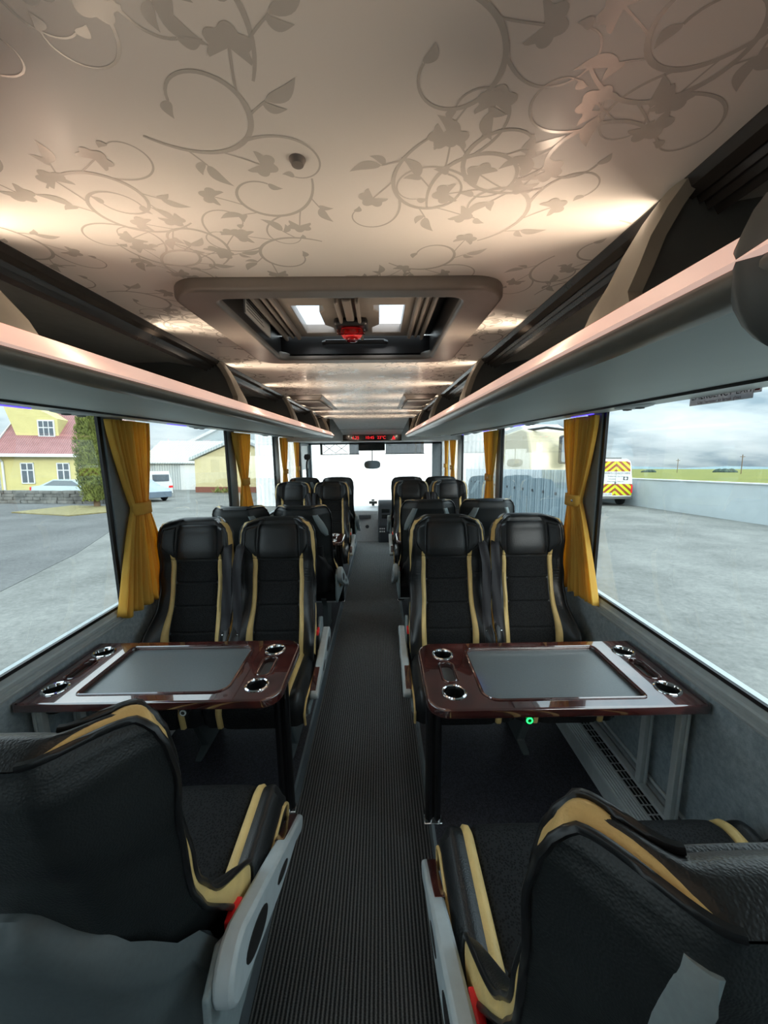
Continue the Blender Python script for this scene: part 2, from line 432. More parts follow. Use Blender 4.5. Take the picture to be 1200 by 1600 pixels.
def leaf(p, th, ln, wd):
    nextz(); c, s = cos(th), sin(th); n = 9; up = []; dn = []
    for i in range(n + 1):
        t = i / n; w = wd * sin(pi * t ** 0.7) ; b = 0.35 * wd * sin(pi * t)
        q = lambda u, v: (p[0] + c * u - s * v, p[1] + s * u + c * v)
        up.append(q(ln * t, w * 0.5 + b)); dn.append(q(ln * t, -w * 0.5 + b))
    for i in range(n): put([up[i], up[i + 1], dn[i + 1], dn[i]])
def flower(p, th, r):
    nextz(); n = 30
    ring = []
    for i in range(n + 1):
        a = th + radians(-125 + 250 * i / n); rr = r * (0.72 + 0.28 * abs(sin(2.5 * (a - th) * 1.15 + pi / 2)))
        ring.append((p[0] + rr * cos(a), p[1] + rr * sin(a)))
    for a, b in zip(ring, ring[1:]): put([p, a, b])
def motif(p, th, sc, mir):
    main = curve(p, th, 0.62 * sc, mir * 3 / sc, mir * 14 / sc, 44)
    ribbon([q[:2] for q in main], lambda t: 0.0075 * sc * (0.4 + 0.9 * sin(pi * min(1, t * 1.1))) + 0.0014)
    e0 = main[-1]; leaf(e0[:2], e0[2], 0.05 * sc, 0.026 * sc)
    for f, kind in ((0.16, 'leaf'), (0.30, 'flower'), (0.44, 'curl'), (0.58, 'leaf'), (0.68, 'flower')):
        q = main[int(f * 44)]
        sd = -mir
        if kind == 'leaf':
            st = curve(q[:2], q[2] + sd * 0.7, 0.06 * sc, sd * 5, sd * 2, 10); ribbon([a[:2] for a in st], lambda t: 0.005 * sc)
            leaf(st[-1][:2], st[-1][2], 0.095 * sc, 0.034 * sc); leaf(st[-3][:2], st[-3][2] + sd * 0.9, 0.055 * sc, 0.024 * sc)
        elif kind == 'flower':
            st = curve(q[:2], q[2] + sd * 0.5, 0.10 * sc, sd * 7, -sd * 2, 14); ribbon([a[:2] for a in st], lambda t: 0.005 * sc)
            flower(st[-1][:2], st[-1][2], 0.048 * sc)
        else:
            st = curve(q[:2], q[2] + sd * 0.35, 0.34 * sc, sd * 3 / sc, sd * 20 / sc, 30)
            ribbon([a[:2] for a in st], lambda t: 0.008 * sc * (1.1 - 0.6 * t)); leaf(st[-1][:2], st[-1][2], 0.035 * sc, 0.022 * sc)
for j in range(31):
    for i in range(7):
        y = 0.20 + j * 0.142 + (0.07 if i % 2 else 0) + random.uniform(-.02, .02); x = -0.45 + i * 0.15 + random.uniform(-.03, .03)
        m = 1 if (i + j) % 2 else -1
        motif((x, y), 0.9 * i + 2.4 * j + random.uniform(-.5, .5), random.uniform(0.36, 0.46), m)
ceil = struct(cb.build('ceiling', [M['ceiling'], M['print']], smooth=0))
MB().lathe([(0, ZC - 0.007), (0.007, ZC - 0.006), (0.010, ZC)], (0.013, 0.515, 0)).build('screw_cover', M['taupe'], ceil)

# roof hatch
hatch = thing('roof_hatch', 'taupe roof hatch with red handle set in the patterned ceiling', 'hatch', (0.025, 1.16, 1.985))
def hx(pts): return pts
outer = rrect(-0.350, 0.350, -0.335, 0.340, 0.075, 8); inner = rrect(-0.262, 0.262, -0.285, 0.275, 0.03, 5)
link('frame', plate_mesh('hatch_frame', [outer, inner], -0.024, 0.004, M['taupe'], 0.008), hatch)
wl_ = MB()
wl_.box(-0.285, -0.262, -0.30, 0.30, -0.01, 0.165); wl_.box(0.262, 0.285, -0.30, 0.30, -0.01, 0.165)
wl_.box(-0.262, 0.262, -0.30, -0.285, -0.01, 0.165); wl_.box(-0.262, 0.262, 0.275, 0.29, -0.01, 0.055)
wl_.build('shaft', M['black_plastic'], hatch, smooth=0)
LZ = 0.045
def hole(x0, x1): return rrect(x0, x1, -0.045, 0.205, 0.012, 3)
w1 = [(-0.155, -0.045), (-0.070, -0.045), (-0.070, -0.01), (-0.085, 0.01), (-0.085, 0.12), (-0.062, 0.15), (-0.062, 0.205), (-0.155, 0.205)]
w2 = [(-x, y) for x, y in w1]
lid = link('lid', plate_mesh('hatch_lid', [rrect(-0.235, 0.235, -0.275, 0.245, 0.02, 4), w1, w2], LZ, LZ + 0.03, M['taupe'], 0.004), hatch)
fg = MB().box(-0.262, -0.2355, -0.284, 0.274, LZ + 0.012, LZ + 0.018); fg.build('gap_blocker', M['gasket'], lid, smooth=0)  # dark plates added either side of the lid to block light from the gaps
fg = MB().box(0.2355, 0.262, -0.284, 0.274, LZ + 0.012, LZ + 0.018); fg.build('gap_blocker', M['gasket'], lid, smooth=0)
for wpoly in (w1, w2):
    xs = [p[0] for p in wpoly]; MB().box(min(xs) - .005, max(xs) + .005, -0.05, 0.21, LZ + 0.031, LZ + 0.035).build('pane', M['hatch_glass'], lid, smooth=0)
for sx in (-1, 1):
    rb = MB()
    for xx, ww, hh in ((0.185, 0.012, 0.016), (0.207, 0.010, 0.012), (0.227, 0.010, 0.02)):
        rb.box(*sorted((sx * xx - ww / 2, sx * xx + ww / 2)), -0.27, 0.225, LZ - hh, LZ + 0.002)
    rb.build('rib', M['taupe'], lid, bevel=0.004)
br = MB(); br.box(-0.012, 0.012, -0.11, 0.23, LZ - 0.012, LZ + .002); br.box(-0.032, -0.022, -0.11, 0.23, LZ - 0.018, LZ + .002); br.box(0.022, 0.032, -0.11, 0.23, LZ - 0.018, LZ + .002)
br.box(-0.12, 0.12, -0.262, -0.20, LZ - 0.03, LZ + .002); br.build('handle_channel', M['taupe'], lid, bevel=0.004)
MB().box(-0.05, 0.05, -0.264, -0.225, LZ - 0.034, LZ - 0.028).build('grip_slot', M['black_plastic'], lid, smooth=0)
hb = MB().box(-0.05, 0.05, 0.045, 0.125, LZ - 0.022, LZ).build('handle_base', M['black_plastic'], hatch, bevel=0.008)
MB().lathe([(0.0, -0.030), (0.026, -0.028), (0.034, -0.018), (0.034, -0.006), (0.026, 0.0), (0.0, 0.0)], (0, 0.09, LZ - 0.018), n=20).build('red_handle', M['red'], hatch)
kb = MB(); kb.lathe([(0.012, -0.012), (0.019, -0.012), (0.019, 0), (0.012, 0)], (0, 0.09, LZ - 0.044), n=20); kb.box(-0.042, 0.042, 0.050, 0.064, LZ - 0.045, LZ - 0.03)
kb.build('red_handle', M['red_clear'], hatch, bevel=0.003)
gs = MB().box(-0.152, -0.085, -0.044, 0.01, LZ + 0.026, LZ + 0.0305).build('green_exit_sticker', simple('exit_green', (0.02, 0.42, 0.16), 0.5), lid, smooth=0)
MB().tube([(-0.11, 0.262, 0.03), (-0.10, 0.252, 0.03), (0.10, 0.252, 0.03), (0.11, 0.262, 0.03)], 0.008).build('pull_bar', M['black_plastic'], hatch)
sl = MB(); sl.box(-0.262, -0.258, -0.10, 0.13, 0.012, 0.085); nt = sl.build('notice', M['white_paper'], hatch, smooth=0)
tx = MB()
for k in range(7): tx.box(-0.2582, -0.2575, -0.09, 0.06 - 0.012 * (k % 3), 0.022 + 0.008 * k, 0.0245 + 0.008 * k)
tx.build('notice_print', M['dark_grey'], nt, smooth=0)

# ceiling grilles further forward
for i, (px, s) in enumerate(((-0.36, -1), (0.37, 1))):
    sp = thing('ceiling_grille', ('left' if s < 0 else 'right') + ' dark slanted ceiling grille beside the luggage rack ahead of the roof hatch', 'grille', (px, 2.98, ZC))
    q = MB(); q.add([(-0.11, -0.46, 0.0), (0.11, -0.46, 0.0), (0.11, 0.46, 0.0), (-0.11, 0.46, 0.0), (-0.09, -0.42, -0.022), (0.09, -0.42, -0.022), (0.09, 0.42, -0.008), (-0.09, 0.42, -0.008)],
        [(0, 1, 2, 3), (0, 4, 5, 1), (1, 5, 6, 2), (2, 6, 7, 3), (3, 7, 4, 0), (4, 7, 6, 5)])
    q.build('housing', M['taupe'], sp, bevel=0.004)
    MB().box(-0.075, 0.075, -0.38, 0.36, -0.021, -0.0165, mat=Matrix.Rotation(0.0167, 4, 'X')).build('cover', M['dark_grey'], sp, smooth=0)

# ================================================================== overhead luggage racks
def rack(s):
    side = 'left' if s < 0 else 'right'
    X = WL if s < 0 else WR
    A = abs(X)
    r = thing('luggage_rack', '%s overhead luggage rack with lit strip along its lip above the %s windows' % (side, side), 'luggage rack', (0, 0, 1.80))
    Z = -1.80
    def P(poly, y0, y1, name, mat, **k): return MB().prism([(s * p[0], p[1] + Z) for p in poly], 'y', y0, y1).build(name, mat, r, **k)
    Y0, Y1 = (-1.4, 4.35)
    # underside, its front end sweeping back to the wall
    zf = lambda x: lerp(1.770, 1.818, sstep(0.42, 1.2, x))
    xs = [0.43 + (A - 0.43) * k / 12 for k in range(13)]
    def yend(x): t = (x - 0.43) / (A - 0.43); return 4.30 + 2.5 * (1 - sqrt(max(0, 1 - t ** 1.4))) ** 0.9 if t < 1 else 6.8
    top = [[(s * x, y, zf(x) + Z) for x in xs] for y in (Y0,)]
    rows = []
    for k in range(9):
        rows.append([(s * x, lerp(Y0, yend(x), k / 8), zf(x) + Z) for x in xs])
    rows2 = [[(p[0], p[1], p[2] + 0.014) for p in row] for row in rows]
    mb = MB().grid(rows); mb.grid(rows2)
    rim = [rows[0], rows2[0]]; mb.grid(rim); mb.grid([rows[-1], rows2[-1]]); mb.grid([[q[0] for q in rows], [q[0] for q in rows2]]); mb.grid([[q[-1] for q in rows], [q[-1] for q in rows2]])
    mb.build('underside', M['rack'], r)
    # dark fascia standing on the swept front end
    fr = [[(s * x, yend(x) + 0.004, zf(x) + Z - 0.004) for x in xs], [(s * x, yend(x) - 0.03, 1.97 + Z) for x in xs]]
    mb = MB().grid(fr); mb.grid([[(p[0], p[1] - 0.02, p[2]) for p in q] for q in fr]); mb.build('end_cap', M['trim_black'], r)
    MB().tube([(s * x, yend(x) + 0.004, zf(x) + Z) for x in xs], 0.009, 6).build('end_rim', M['steel'], r)
    # bronze rail
    pr = [(0.428, 1.768)] + [(0.425 + 0.026 * cos(a), 1.788 + 0.020 * sin(a)) for a in [radians(-110 - 12 * k) for k in range(12)]] + [(0.418, 1.806)]
    P(pr, Y0, Y1, 'front_rail', M['rack_rail'], smooth=50)
    P([(0.393, 1.795), (0.399, 1.792), (0.436, 1.828), (0.430, 1.832)], Y0, Y1, 'light_strip', M['strip'], smooth=0)
    P([(0.43, 1.796), (0.43, 1.806), (A, 1.836), (A, 1.826)], Y0, Y1, 'tray', M['rack_dark'], smooth=0)
    P([(0.555, 1.962), (0.70, 1.985), (0.95, 2.0), (A, 1.99), (A, 2.005), (0.95, 2.015), (0.555, 1.985)], Y0, Y1 + 0.1, 'back_panel', M['rack_dark'])
    gp = [(0.500, 1.984), (0.507, 1.974), (0.522, 1.968), (0.526, 1.974), (0.532, 1.962), (0.537, 1.968), (0.544, 1.955), (0.549, 1.962), (0.558, 1.950), (0.566, 1.960), (0.566, 2.0), (0.500, 2.0)]
    P(gp, Y0, Y1 + 0.2, 'grooved_trim', M['trim_black'], smooth=0)
    # strip of lamps and nozzles over the windows
    P([(A - 0.15, 1.807), (A - 0.012, 1.811), (A - 0.012, 1.820), (A - 0.15, 1.816)], Y0, 6.2, 'service_strip', M['rack_strip'], smooth=0)
    P([(A - 0.156, 1.8055), (A - 0.150, 1.806), (A - 0.150, 1.817), (A - 0.156, 1.817)], Y0, 6.2, 'groove', M['gasket'], smooth=0)
    for y in (0.62, 1.62, 2.72, 4.28, 4.72):
        nz = MB()
        rows = []
        for (rx, ry, z) in ((0.055, 0.11, 1.814), (0.05, 0.10, 1.804), (0.03, 0.06, 1.798), (0.002, 0.004, 1.797)):
            rows.append([(s * (A - 0.085 + rx * cos(2 * pi * k / 20)), y + ry * sin(2 * pi * k / 20), z + Z) for k in range(20)])
        nz.grid(rows, closed_u=True); u = nz.build('reading_light', M['mid_plastic'], r)
        for dy in (-0.04, 0.04):
            MB().lathe([(0, -0.006), (0.016, -0.004), (0.019, 0.006)], (s * (A - 0.085), y + dy, 1.798 + Z), n=14).build('nozzle', M['dark_grey'], u)
    for y in ((1.25, 2.4) if s < 0 else (2.0, 2.95, 3.9, 4.9)):
        P([(A - 0.048, 1.8065), (A - 0.038, 1.8065), (A - 0.038, 1.8105), (A - 0.048, 1.8105)], y, y + 0.22, 'blue_night_light', M['led_blue'], smooth=0)
    # divider arms, flared where they meet the lip
    for y in (-0.43, 0.57, 1.57, 2.57, 3.57, 4.25):
        path = [(0.498, 1.988), (0.476, 1.955), (0.458, 1.92), (0.445, 1.885), (0.438, 1.855), (0.434, 1.830)]
        hw = [0.026, 0.027, 0.030, 0.036, 0.047, 0.062]
        ra = [[(s * (px + 0.006 * (abs(k - 3) / 3) ** 2), y + w * (k - 3) / 3 + (0.035 if px < .44 else 0.035 * (0.5 - (px - .434) / .128)), pz + Z) for k in range(7)] for (px, pz), w in zip(path, hw)]
        rb_ = [[(q[0] + s * 0.02, q[1], q[2]) for q in row] for row in ra]
        mb = MB().grid(ra); mb.grid(rb_); mb.grid([[q[0] for q in ra], [q[0] for q in rb_]]); mb.grid([[q[-1] for q in ra], [q[-1] for q in rb_]])
        mb.grid([ra[0], rb_[0]]); mb.grid([ra[-1], rb_[-1]])
        am = mb.build('divider_arm', M['arm'], r)
        MB().prism([(s * a_, b_ + Z) for a_, b_ in [(0.512, 1.985), (0.47, 1.925), (0.447, 1.835), (0.45, 1.812), (1.05, 1.835), (1.05, 1.985), (0.6, 1.985)]], 'y', y - 0.008, y + 0.012).build('divider_panel', M['dark_grey'], am, smooth=0)
        # warm lamp behind the lip by each arm
        pd = bpy.data.lights.new('strip_lamp', 'POINT'); pd.energy = 0.13; pd.color = (1.0, 0.80, 0.62); pd.shadow_soft_size = 0.012
        po = bpy.data.objects.new('strip_lamp', pd); COL.objects.link(po); po.parent = r; po.location = (s * 0.384, y + 0.12, 1.836 + Z)
        for oy in (0.06, 0.56):
            if y + oy > 4.35: continue
            ld = bpy.data.lights.new('rack_lamp', 'AREA'); ld.shape = 'RECTANGLE'; ld.size = 0.48; ld.size_y = 0.04
            ld.energy = SPOT; ld.color = (1.0, 0.79, 0.60)
            lo = bpy.data.objects.new('rack_lamp', ld); COL.objects.link(lo); lo.parent = r
            lo.location = (s * 0.415, y + oy, 1.842 + Z)
            ld.spread = radians(90); d = Vector((-s * 0.165, 0.0, 0.2)); lo.rotation_euler = (d.to_track_quat('-Z', 'Y') @ Euler((0, 0, pi / 2)).to_quaternion()).to_euler()
    return r
rack(-1); RR = rack(1)
# dark rounded pod at the near end of the right rack
pod = thing('screen_pod', 'dark rounded pod hanging off the near end of the right luggage rack', 'screen pod', (0.462, 0.335, 1.795))
rows = []
for (f, r_) in ((0.0, 0.02), (0.012, 0.062), (0.03, 0.074), (0.05, 0.068), (0.06, 0.046)):
    rows.append([(r_ * 0.92 * cos(2 * pi * k / 24), -f + 0.03, r_ * sin(2 * pi * k / 24)) for k in range(24)])
MB().grid(rows, closed_u=True).build('shell', M['dark_grey'], pod, smooth=60)
MB().lathe([(0, -0.036), (0.043, -0.034), (0.047, -0.026)], (0, 0, 0), ax='y').build('face', M['black_plastic'], pod)

# ================================================================== front header, LED sign, windscreen
header = MB().add([(-0.43, 4.55, 1.986), (0.45, 4.55, 1.986), (0.40, 5.32, 1.832), (-0.38, 5.32, 1.832), (-0.43, 4.55, 2.0), (0.45, 4.55, 2.0), (0.40, 5.32, 1.86), (-0.38, 5.32, 1.86)],
    [(0, 1, 2, 3), (4, 7, 6, 5), (0, 4, 5, 1), (1, 5, 6, 2), (2, 6, 7, 3), (3, 7, 4, 0)]).build('ceiling', M['light_grey'], smooth=0)
struct(header)
MB().box(-0.40, 0.42, 5.0, 5.008, 1.884, 1.888).build('seam', M['dark_grey'], header, smooth=0)
struct(MB().box(WL, WR, 5.36, 7.25, 1.752, 1.80).build('ceiling', M['light_grey'], smooth=0))
struct(MB().box(WL, WR, 5.36, 5.40, 1.80, 2.15).build('wall_front', M['light_grey'], smooth=0))
sign = thing('led_sign', 'narrow black sign with red lit time and temperature above the windscreen', 'sign', (0.01, 5.33, 1.79))
MB().box(-0.40, 0.40, -0.012, 0.03, -0.040, 0.042).build('housing', M['black_gloss'], sign, bevel=0.004)
MB().box(-0.42, 0.42, -0.02, 0.03, -0.052, -0.041).build('lower_trim', M['light_grey'], sign, bevel=0.004)
for s_, x in (('6.25', -0.225), ('10:45', -0.035), ('23°C', 0.125)):
    o = link('lit_characters', text_mesh('lit_characters', s_, 0.056, M['led_red'], 0.001), sign, loc=(x, -0.0135, 0.0)); o.rotation_euler = (pi / 2, 0, 0)
tri = MB().prism([(0.265, -0.024), (0.315, -0.024), (0.29, 0.026)], 'y', -0.015, -0.012); tri.build('lit_warning_triangle', M['led_red'], sign, smooth=0)
# windscreen
wsf = MB()
wsf.box(WL, WL + 0.07, 7.14, 7.22, 0.4, 1.76); wsf.box(WR - 0.16, WR, 7.14, 7.22, 0.4, 1.76); wsf.box(WL, WR, 7.14, 7.22, 1.72, 1.80); wsf.box(WL, WR, 7.10, 7.22, -0.6, 0.50)
ws = struct(wsf.build('window_9', M['pillar'], smooth=0))
MB().box(WL + 0.07, WR - 0.16, 7.17, 7.176, 0.50, 1.72).build('pane', M['clear_glass'], ws, smooth=0)
def blind(x0, x1, z0, z1, y, label, mat):
    b = thing('sun_blind', label, 'sun blind', ((x0 + x1) / 2, y, z1)); w = (x1 - x0) / 2; h = z1 - z0
    MB().box(-w, w, -0.006, 0.006, -h, 0).build('sheet', mat, b, smooth=0)
    MB().box(-w - .01, w + .01, -0.014, 0.014, -h - 0.016, -h).build('bottom_bar', M['dark_grey'], b, smooth=0)
    return b
blind(0.215, 0.90, 1.555, 1.75, 6.95, 'wide smoky roller blind at the top right of the windscreen', M['visor'])
blind(-0.43, -0.262, 1.555, 1.75, 6.95, 'small smoky roller blind at the top of the windscreen left of the black box', M['visor'])
lb = thing('lattice_blind', 'open blind with scissor lattice at the top left of the windscreen', 'sun blind', (-0.70, 6.95, 1.75))
ml = MB(); ml.box(-0.25, 0.25, -0.01, 0.01, -0.21, -0.195); ml.box(-0.25, -0.21, -0.01, 0.01, -0.2, 0.0)
ml.build('frame_bar', M['dark_grey'], lb, smooth=0)
ml = MB()
for a in range(2):
    x0 = -0.2 + a * 0.22
    ml.tube([(x0, 0, -0.18), (x0 + 0.11, 0, -0.10), (x0 + 0.22, 0, -0.02)], 0.006, 6); ml.tube([(x0, 0.012, -0.02), (x0 + 0.11, 0.012, -0.10), (x0 + 0.22, 0.012, -0.18)], 0.006, 6)
ml.build('scissor_arm', M['dark_grey'], lb)
bx = thing('black_box', 'black box at the top centre of the windscreen above the mirror', 'box', (-0.03, 6.93, 1.755))
MB().box(-0.235, 0.235, -0.03, 0.04, -0.15, 0.0).build('case', M['black_plastic'], bx, bevel=0.01)
MB().box(-0.225, 0.225, -0.034, -0.029, -0.14, -0.012).build('screen', M['black_gloss'], bx, smooth=0)
mr = thing('interior_mirror', 'small oval mirror hanging on a thin rod in the windscreen', 'mirror', (-0.025, 6.86, 1.605))
MB().tube([(0, 0.03, 0.02), (0, 0, -0.02), (0, 0, -0.18)], 0.008, 8).build('rod', M['dark_grey'], mr)
mrows = []
for f, k_ in ((0.03, 0.55), (0.02, 0.95), (0.0, 1.0)):
    mrows.append([(0.145 * k_ * (abs(cos(a)) ** 0.7) * (1 if cos(a) >= 0 else -1), f, -0.245 + 0.075 * k_ * (abs(sin(a)) ** 0.7) * (1 if sin(a) >= 0 else -1)) for a in [2 * pi * k / 28 for k in range(28)]])
mm = MB().grid(mrows, closed_u=True); mm.add(mrows[0], [list(range(28))]); mm.build('shell', M['mid_plastic'], mr)
MB().add([(p[0] * 0.94, 0.002, -0.245 + (p[2] + 0.245) * 0.92) for p in mrows[2]] + [(p[0] * 0.94, 0.012, -0.245 + (p[2] + 0.245) * 0.92) for p in mrows[2]], [list(range(28)), list(range(28, 56))] + [(i, (i + 1) % 28, 28 + (i + 1) % 28, 28 + i) for i in range(28)]).build('glass_face', M['chrome'], mr, smooth=0)
gd = thing('dash_gadget', 'small dark gadget on top of the dashboard against the bright windscreen', 'gadget', (-0.03, 7.0, 0.608))
MB().box(-0.07, 0.08, -0.02, 0.02, 0.03, 0.08).build('case', M['dark_grey'], gd, bevel=0.008)
MB().box(-0.02, 0.03, -0.015, 0.015, -0.005, 0.035).build('foot', M['dark_grey'], gd, smooth=0)
MB().box(-0.025, 0.03, -0.012, 0.012, 0.085, 0.115).build('sensor', M['dark_grey'], gd, bevel=0.006)
# dashboard
dash = thing('dashboard', 'grey dashboard with dark instrument binnacle under the windscreen', 'dashboard', (0, 6.72, 0))
MB().prism([(0.0, -0.40), (0.0, 0.50), (0.03, 0.55), (0.12, 0.58), (0.36, 0.60), (0.36, -0.40)], 'x', -0.50, 0.07).build('front_panel', M['dash_grey'], dash, bevel=0.012)
MB().prism([(0.25, -0.30), (0.16, 0.40), (0.20, 0.56), (0.37, 0.58), (0.37, -0.30)], 'x', -1.19, -0.50).build('door_side_panel', M['dash_dark'], dash, bevel=0.012)
MB().prism([(-0.05, 0.42), (-0.02, 0.47), (0.05, 0.50), (0.06, 0.46), (0.02, 0.42)], 'x', -0.42, -0.06).build('shelf_lip', M['dash_dark'], dash, bevel=0.008)
MB().lathe([(0, -0.006), (0.03, -0.004), (0.032, 0.0)], (-0.13, -0.001, 0.27), ax='y').build('lock', M['dash_dark'], dash)
MB().prism([(-0.10, -0.40), (-0.10, 0.30), (0.0, 0.44), (0.10, 0.64), (0.22, 0.72), (0.36, 0.70), (0.36, -0.40)], 'x', 0.07, 0.98).build('binnacle', M['dash_dark'], dash, bevel=0.02)
for x, z, y in ((0.20, 0.545, 0.045), (0.20, 0.45, 0.0)):
    q = MB().box(-0.07, 0.07, -0.006, 0.004, -0.035, 0.035).build('dash_screen', M['visor'], dash, bevel=0.004, loc=(x, y - 0.01, z)); q.rotation_euler = (radians(-28), 0, 0)
for k in range(6):
    MB().box(-0.012, 0.012, -0.01, 0.006, -0.012, 0.012).build('switch', M['light_grey'], dash, bevel=0.002, loc=(0.10 + (k % 3) * 0.035, -0.105, 0.20 + (k // 3) * 0.05))
# front door, left
dr = MB(); dr.box(WL + 0.004, WL + 0.04, 6.36, 6.43, -0.4, 1.76); dr.box(WL + 0.004, WL + 0.04, 7.05, 7.12, -0.4, 1.76); dr.box(WL + 0.004, WL + 0.04, 6.43, 7.05, 1.70, 1.76)
do = struct(dr.build('door_1', M['pillar'], smooth=0))
MB().box(WL + 0.008, WL + 0.03, 6.43, 7.05, 1.30, 1.70).build('upper_panel', M['rack_strip'], do, smooth=0)
MB().box(WL + 0.015, WL + 0.021, 6.43, 7.05, -0.35, 1.30).build('glass_panel', M['side_glass'], do, smooth=0)
hd = thing('grab_rail', 'slim black grab rail standing by the front door on the left', 'grab rail', (-1.08, 6.30, 0.10))
MB().tube([(0, 0, 0.0), (0, 0, 1.28), (0.0, 0.03, 1.34), (0, 0.10, 1.36)], 0.016, 10).build('pole', M['black_plastic'], hd)
MB().lathe([(0, 1.36), (0.05, 1.38), (0.06, 1.42), (0.045, 1.46), (0, 1.47)], (0, 0.1, 0)).build('knob', M['black_plastic'], hd)

# heater ducts along the walls
for s, X in ((-1, WL), (1, WR)):
    d = thing('heater_duct', 'ribbed metal heater duct with slotted top along the %s wall' % ('left' if s < 0 else 'right'), 'heater', (X, 0, 0.10))
    w = 0.158
    pf = [(0, 0.0), (0, 0.105), (w - 0.06, 0.105), (w - 0.055, 0.102)]
    for k in range(5): pf += [(w - 0.05 + 0.01 * k, 0.104 - 0.004 * k), (w - 0.046 + 0.01 * k, 0.097 - 0.004 * k)]
    pf += [(w, 0.08), (w, 0.0)]
    MB().prism([(-s * a, b) for a, b in pf], 'y', YB, 6.0).build('casing', M['steel'], d, smooth=0)
    g = MB()
    y = 1.0
    while y < 2.1:
        for k in range(4):
            x0 = 0.030 + k * 0.0165
            g.box(*sorted((-s * x0, -s * (x0 + 0.010))), y, y + 0.034, 0.1045, 0.1062)
        y += 0.042
    g.build('grille', M['gasket'], d, smooth=0)
    rl = MB(); rl.box(*sorted((-s * 0.002, -s * 0.02)), YB, 6.0, 0.106, 0.135); rl.box(*sorted((-s * 0.002, -s * 0.012)), YB, 6.0, 0.15, 0.165)
    rl.build('seat_rail', M['steel'], d, bevel=0.003)

# ================================================================== curtains
def curtain(s, ys, label, seed, zt=1.801, zb=0.80, ztie=1.35, depth=1.0):
    X = (WL if s < 0 else WR) - s * 0.036
    (t0, t1), (m0, m1), (b0, b1) = ys
    rnd = random.Random(seed); nf = 11
    ph = [rnd.uniform(-0.35, 0.35) for _ in range(nf * 2 + 3)]; am = [rnd.uniform(0.7, 1.15) for _ in range(nf * 2 + 3)]
    root = thing('curtain', label, 'curtain', (X, (m0 + m1) / 2, zb), 0, 'gold curtains tied back at the window pillars')
    rows = []; NU, NV = 176, 44
    for i in range(NV + 1):
        t = i / NV; z = lerp(zt, zb, t)
        tt = (zt - ztie) / (zt - zb)
        if t < tt:
            f = t / tt; f2 = f ** 1.35; e0, e1 = lerp(t0, m0, f2), lerp(t1, m1, f2); amp = lerp(0.017, 0.011, f) * depth
        else:
            f = (t - tt) / (1 - tt); f2 = f ** 0.85; e0, e1 = lerp(m0, b0, f2), lerp(m1, b1, f2); amp = lerp(0.011, 0.026, f) * depth
        row = []
        for j in range(NU + 1):
            u = j / NU; q = u * nf * 2; k = int(q); fr = q - k
            a = am[k] + (am[k + 1] - am[k]) * fr
            wv = sin(pi * (q + ph[k] + (ph[k + 1] - ph[k]) * fr))
            wv = (abs(wv) ** 0.75) * (1 if wv > 0 else -1)
            zz_ = z + (0.012 * sin(q * 1.7 + seed) * max(0, t - 0.9) * 10 + 0.02 * (u - 0.5) * s * t * 0)
            row.append((-s * amp * a * wv - s * 0.012 * (1 - abs(2 * u - 1)), lerp(e0, e1, u) - (m0 + m1) / 2 + 0.004 * sin(q * 2.3) , zz_ - zb))
        rows.append(row)
    MB().grid(rows).build('cloth', M['curtain'], root, smooth=75, solid=0.003)
    w = (m1 - m0) / 2 + 0.006
    ring = [(-s * 0.012 + 0.028 * sin(a), w * cos(a)) for a in [2 * pi * k / 24 for k in range(24)]]
    zt_ = ztie - zb
    rr_ = [[(p[0], p[1], zt_ + h) for p in ring] for h in (-0.032, -0.011, 0.011, 0.032)]
    MB().grid(rr_, closed_u=True).build('tieback', M['curtain'], root, smooth=60, solid=0.004)
    MB().lathe([(0, -0.006), (0.006, -0.004), (0.008, 0)], (-s * 0.036, w * 0.55 * (1 if s < 0 else -1), zt_), ax='x', n=12).build('button', M['chrome'], root)
    return root
LC = 'gold %s curtain gathered by its band, %s'
curtain(-1, ((1.875, 2.20), (1.985, 2.115), (1.80, 2.27)), 'large gold curtain tied back at the near left window pillar', 1, zb=0.83)
curtain(1, ((1.955, 2.31), (2.07, 2.20), (1.83, 2.26)), 'large gold curtain tied back at the near right window pillar', 2, zb=0.84)
curtain(-1, ((3.45, 3.90), (3.60, 3.75), (3.45, 3.95)), 'gold curtain at the second pillar on the left, above the middle seats', 3)
curtain(1, ((3.62, 4.08), (3.74, 3.92), (3.68, 4.02)), 'gold curtain at the second pillar on the right, above the backs of the middle seats', 4)
curtain(-1, ((5.08, 5.48), (5.18, 5.34), (5.06, 5.44)), 'slim gold curtain at the third pillar on the left, beyond the middle table', 5)
curtain(-1, ((5.92, 6.22), (5.98, 6.12), (5.92, 6.2)), 'farthest gold curtain on the left, beside the front door', 6)
curtain(1, ((5.62, 6.02), (5.70, 5.86), (5.60, 6.0)), 'gold curtain at the third pillar on the right, nearer of the two far ones', 7)
curtain(1, ((6.22, 6.50), (6.28, 6.42), (6.22, 6.46)), 'farthest gold curtain on the right, nearest the windscreen', 8)

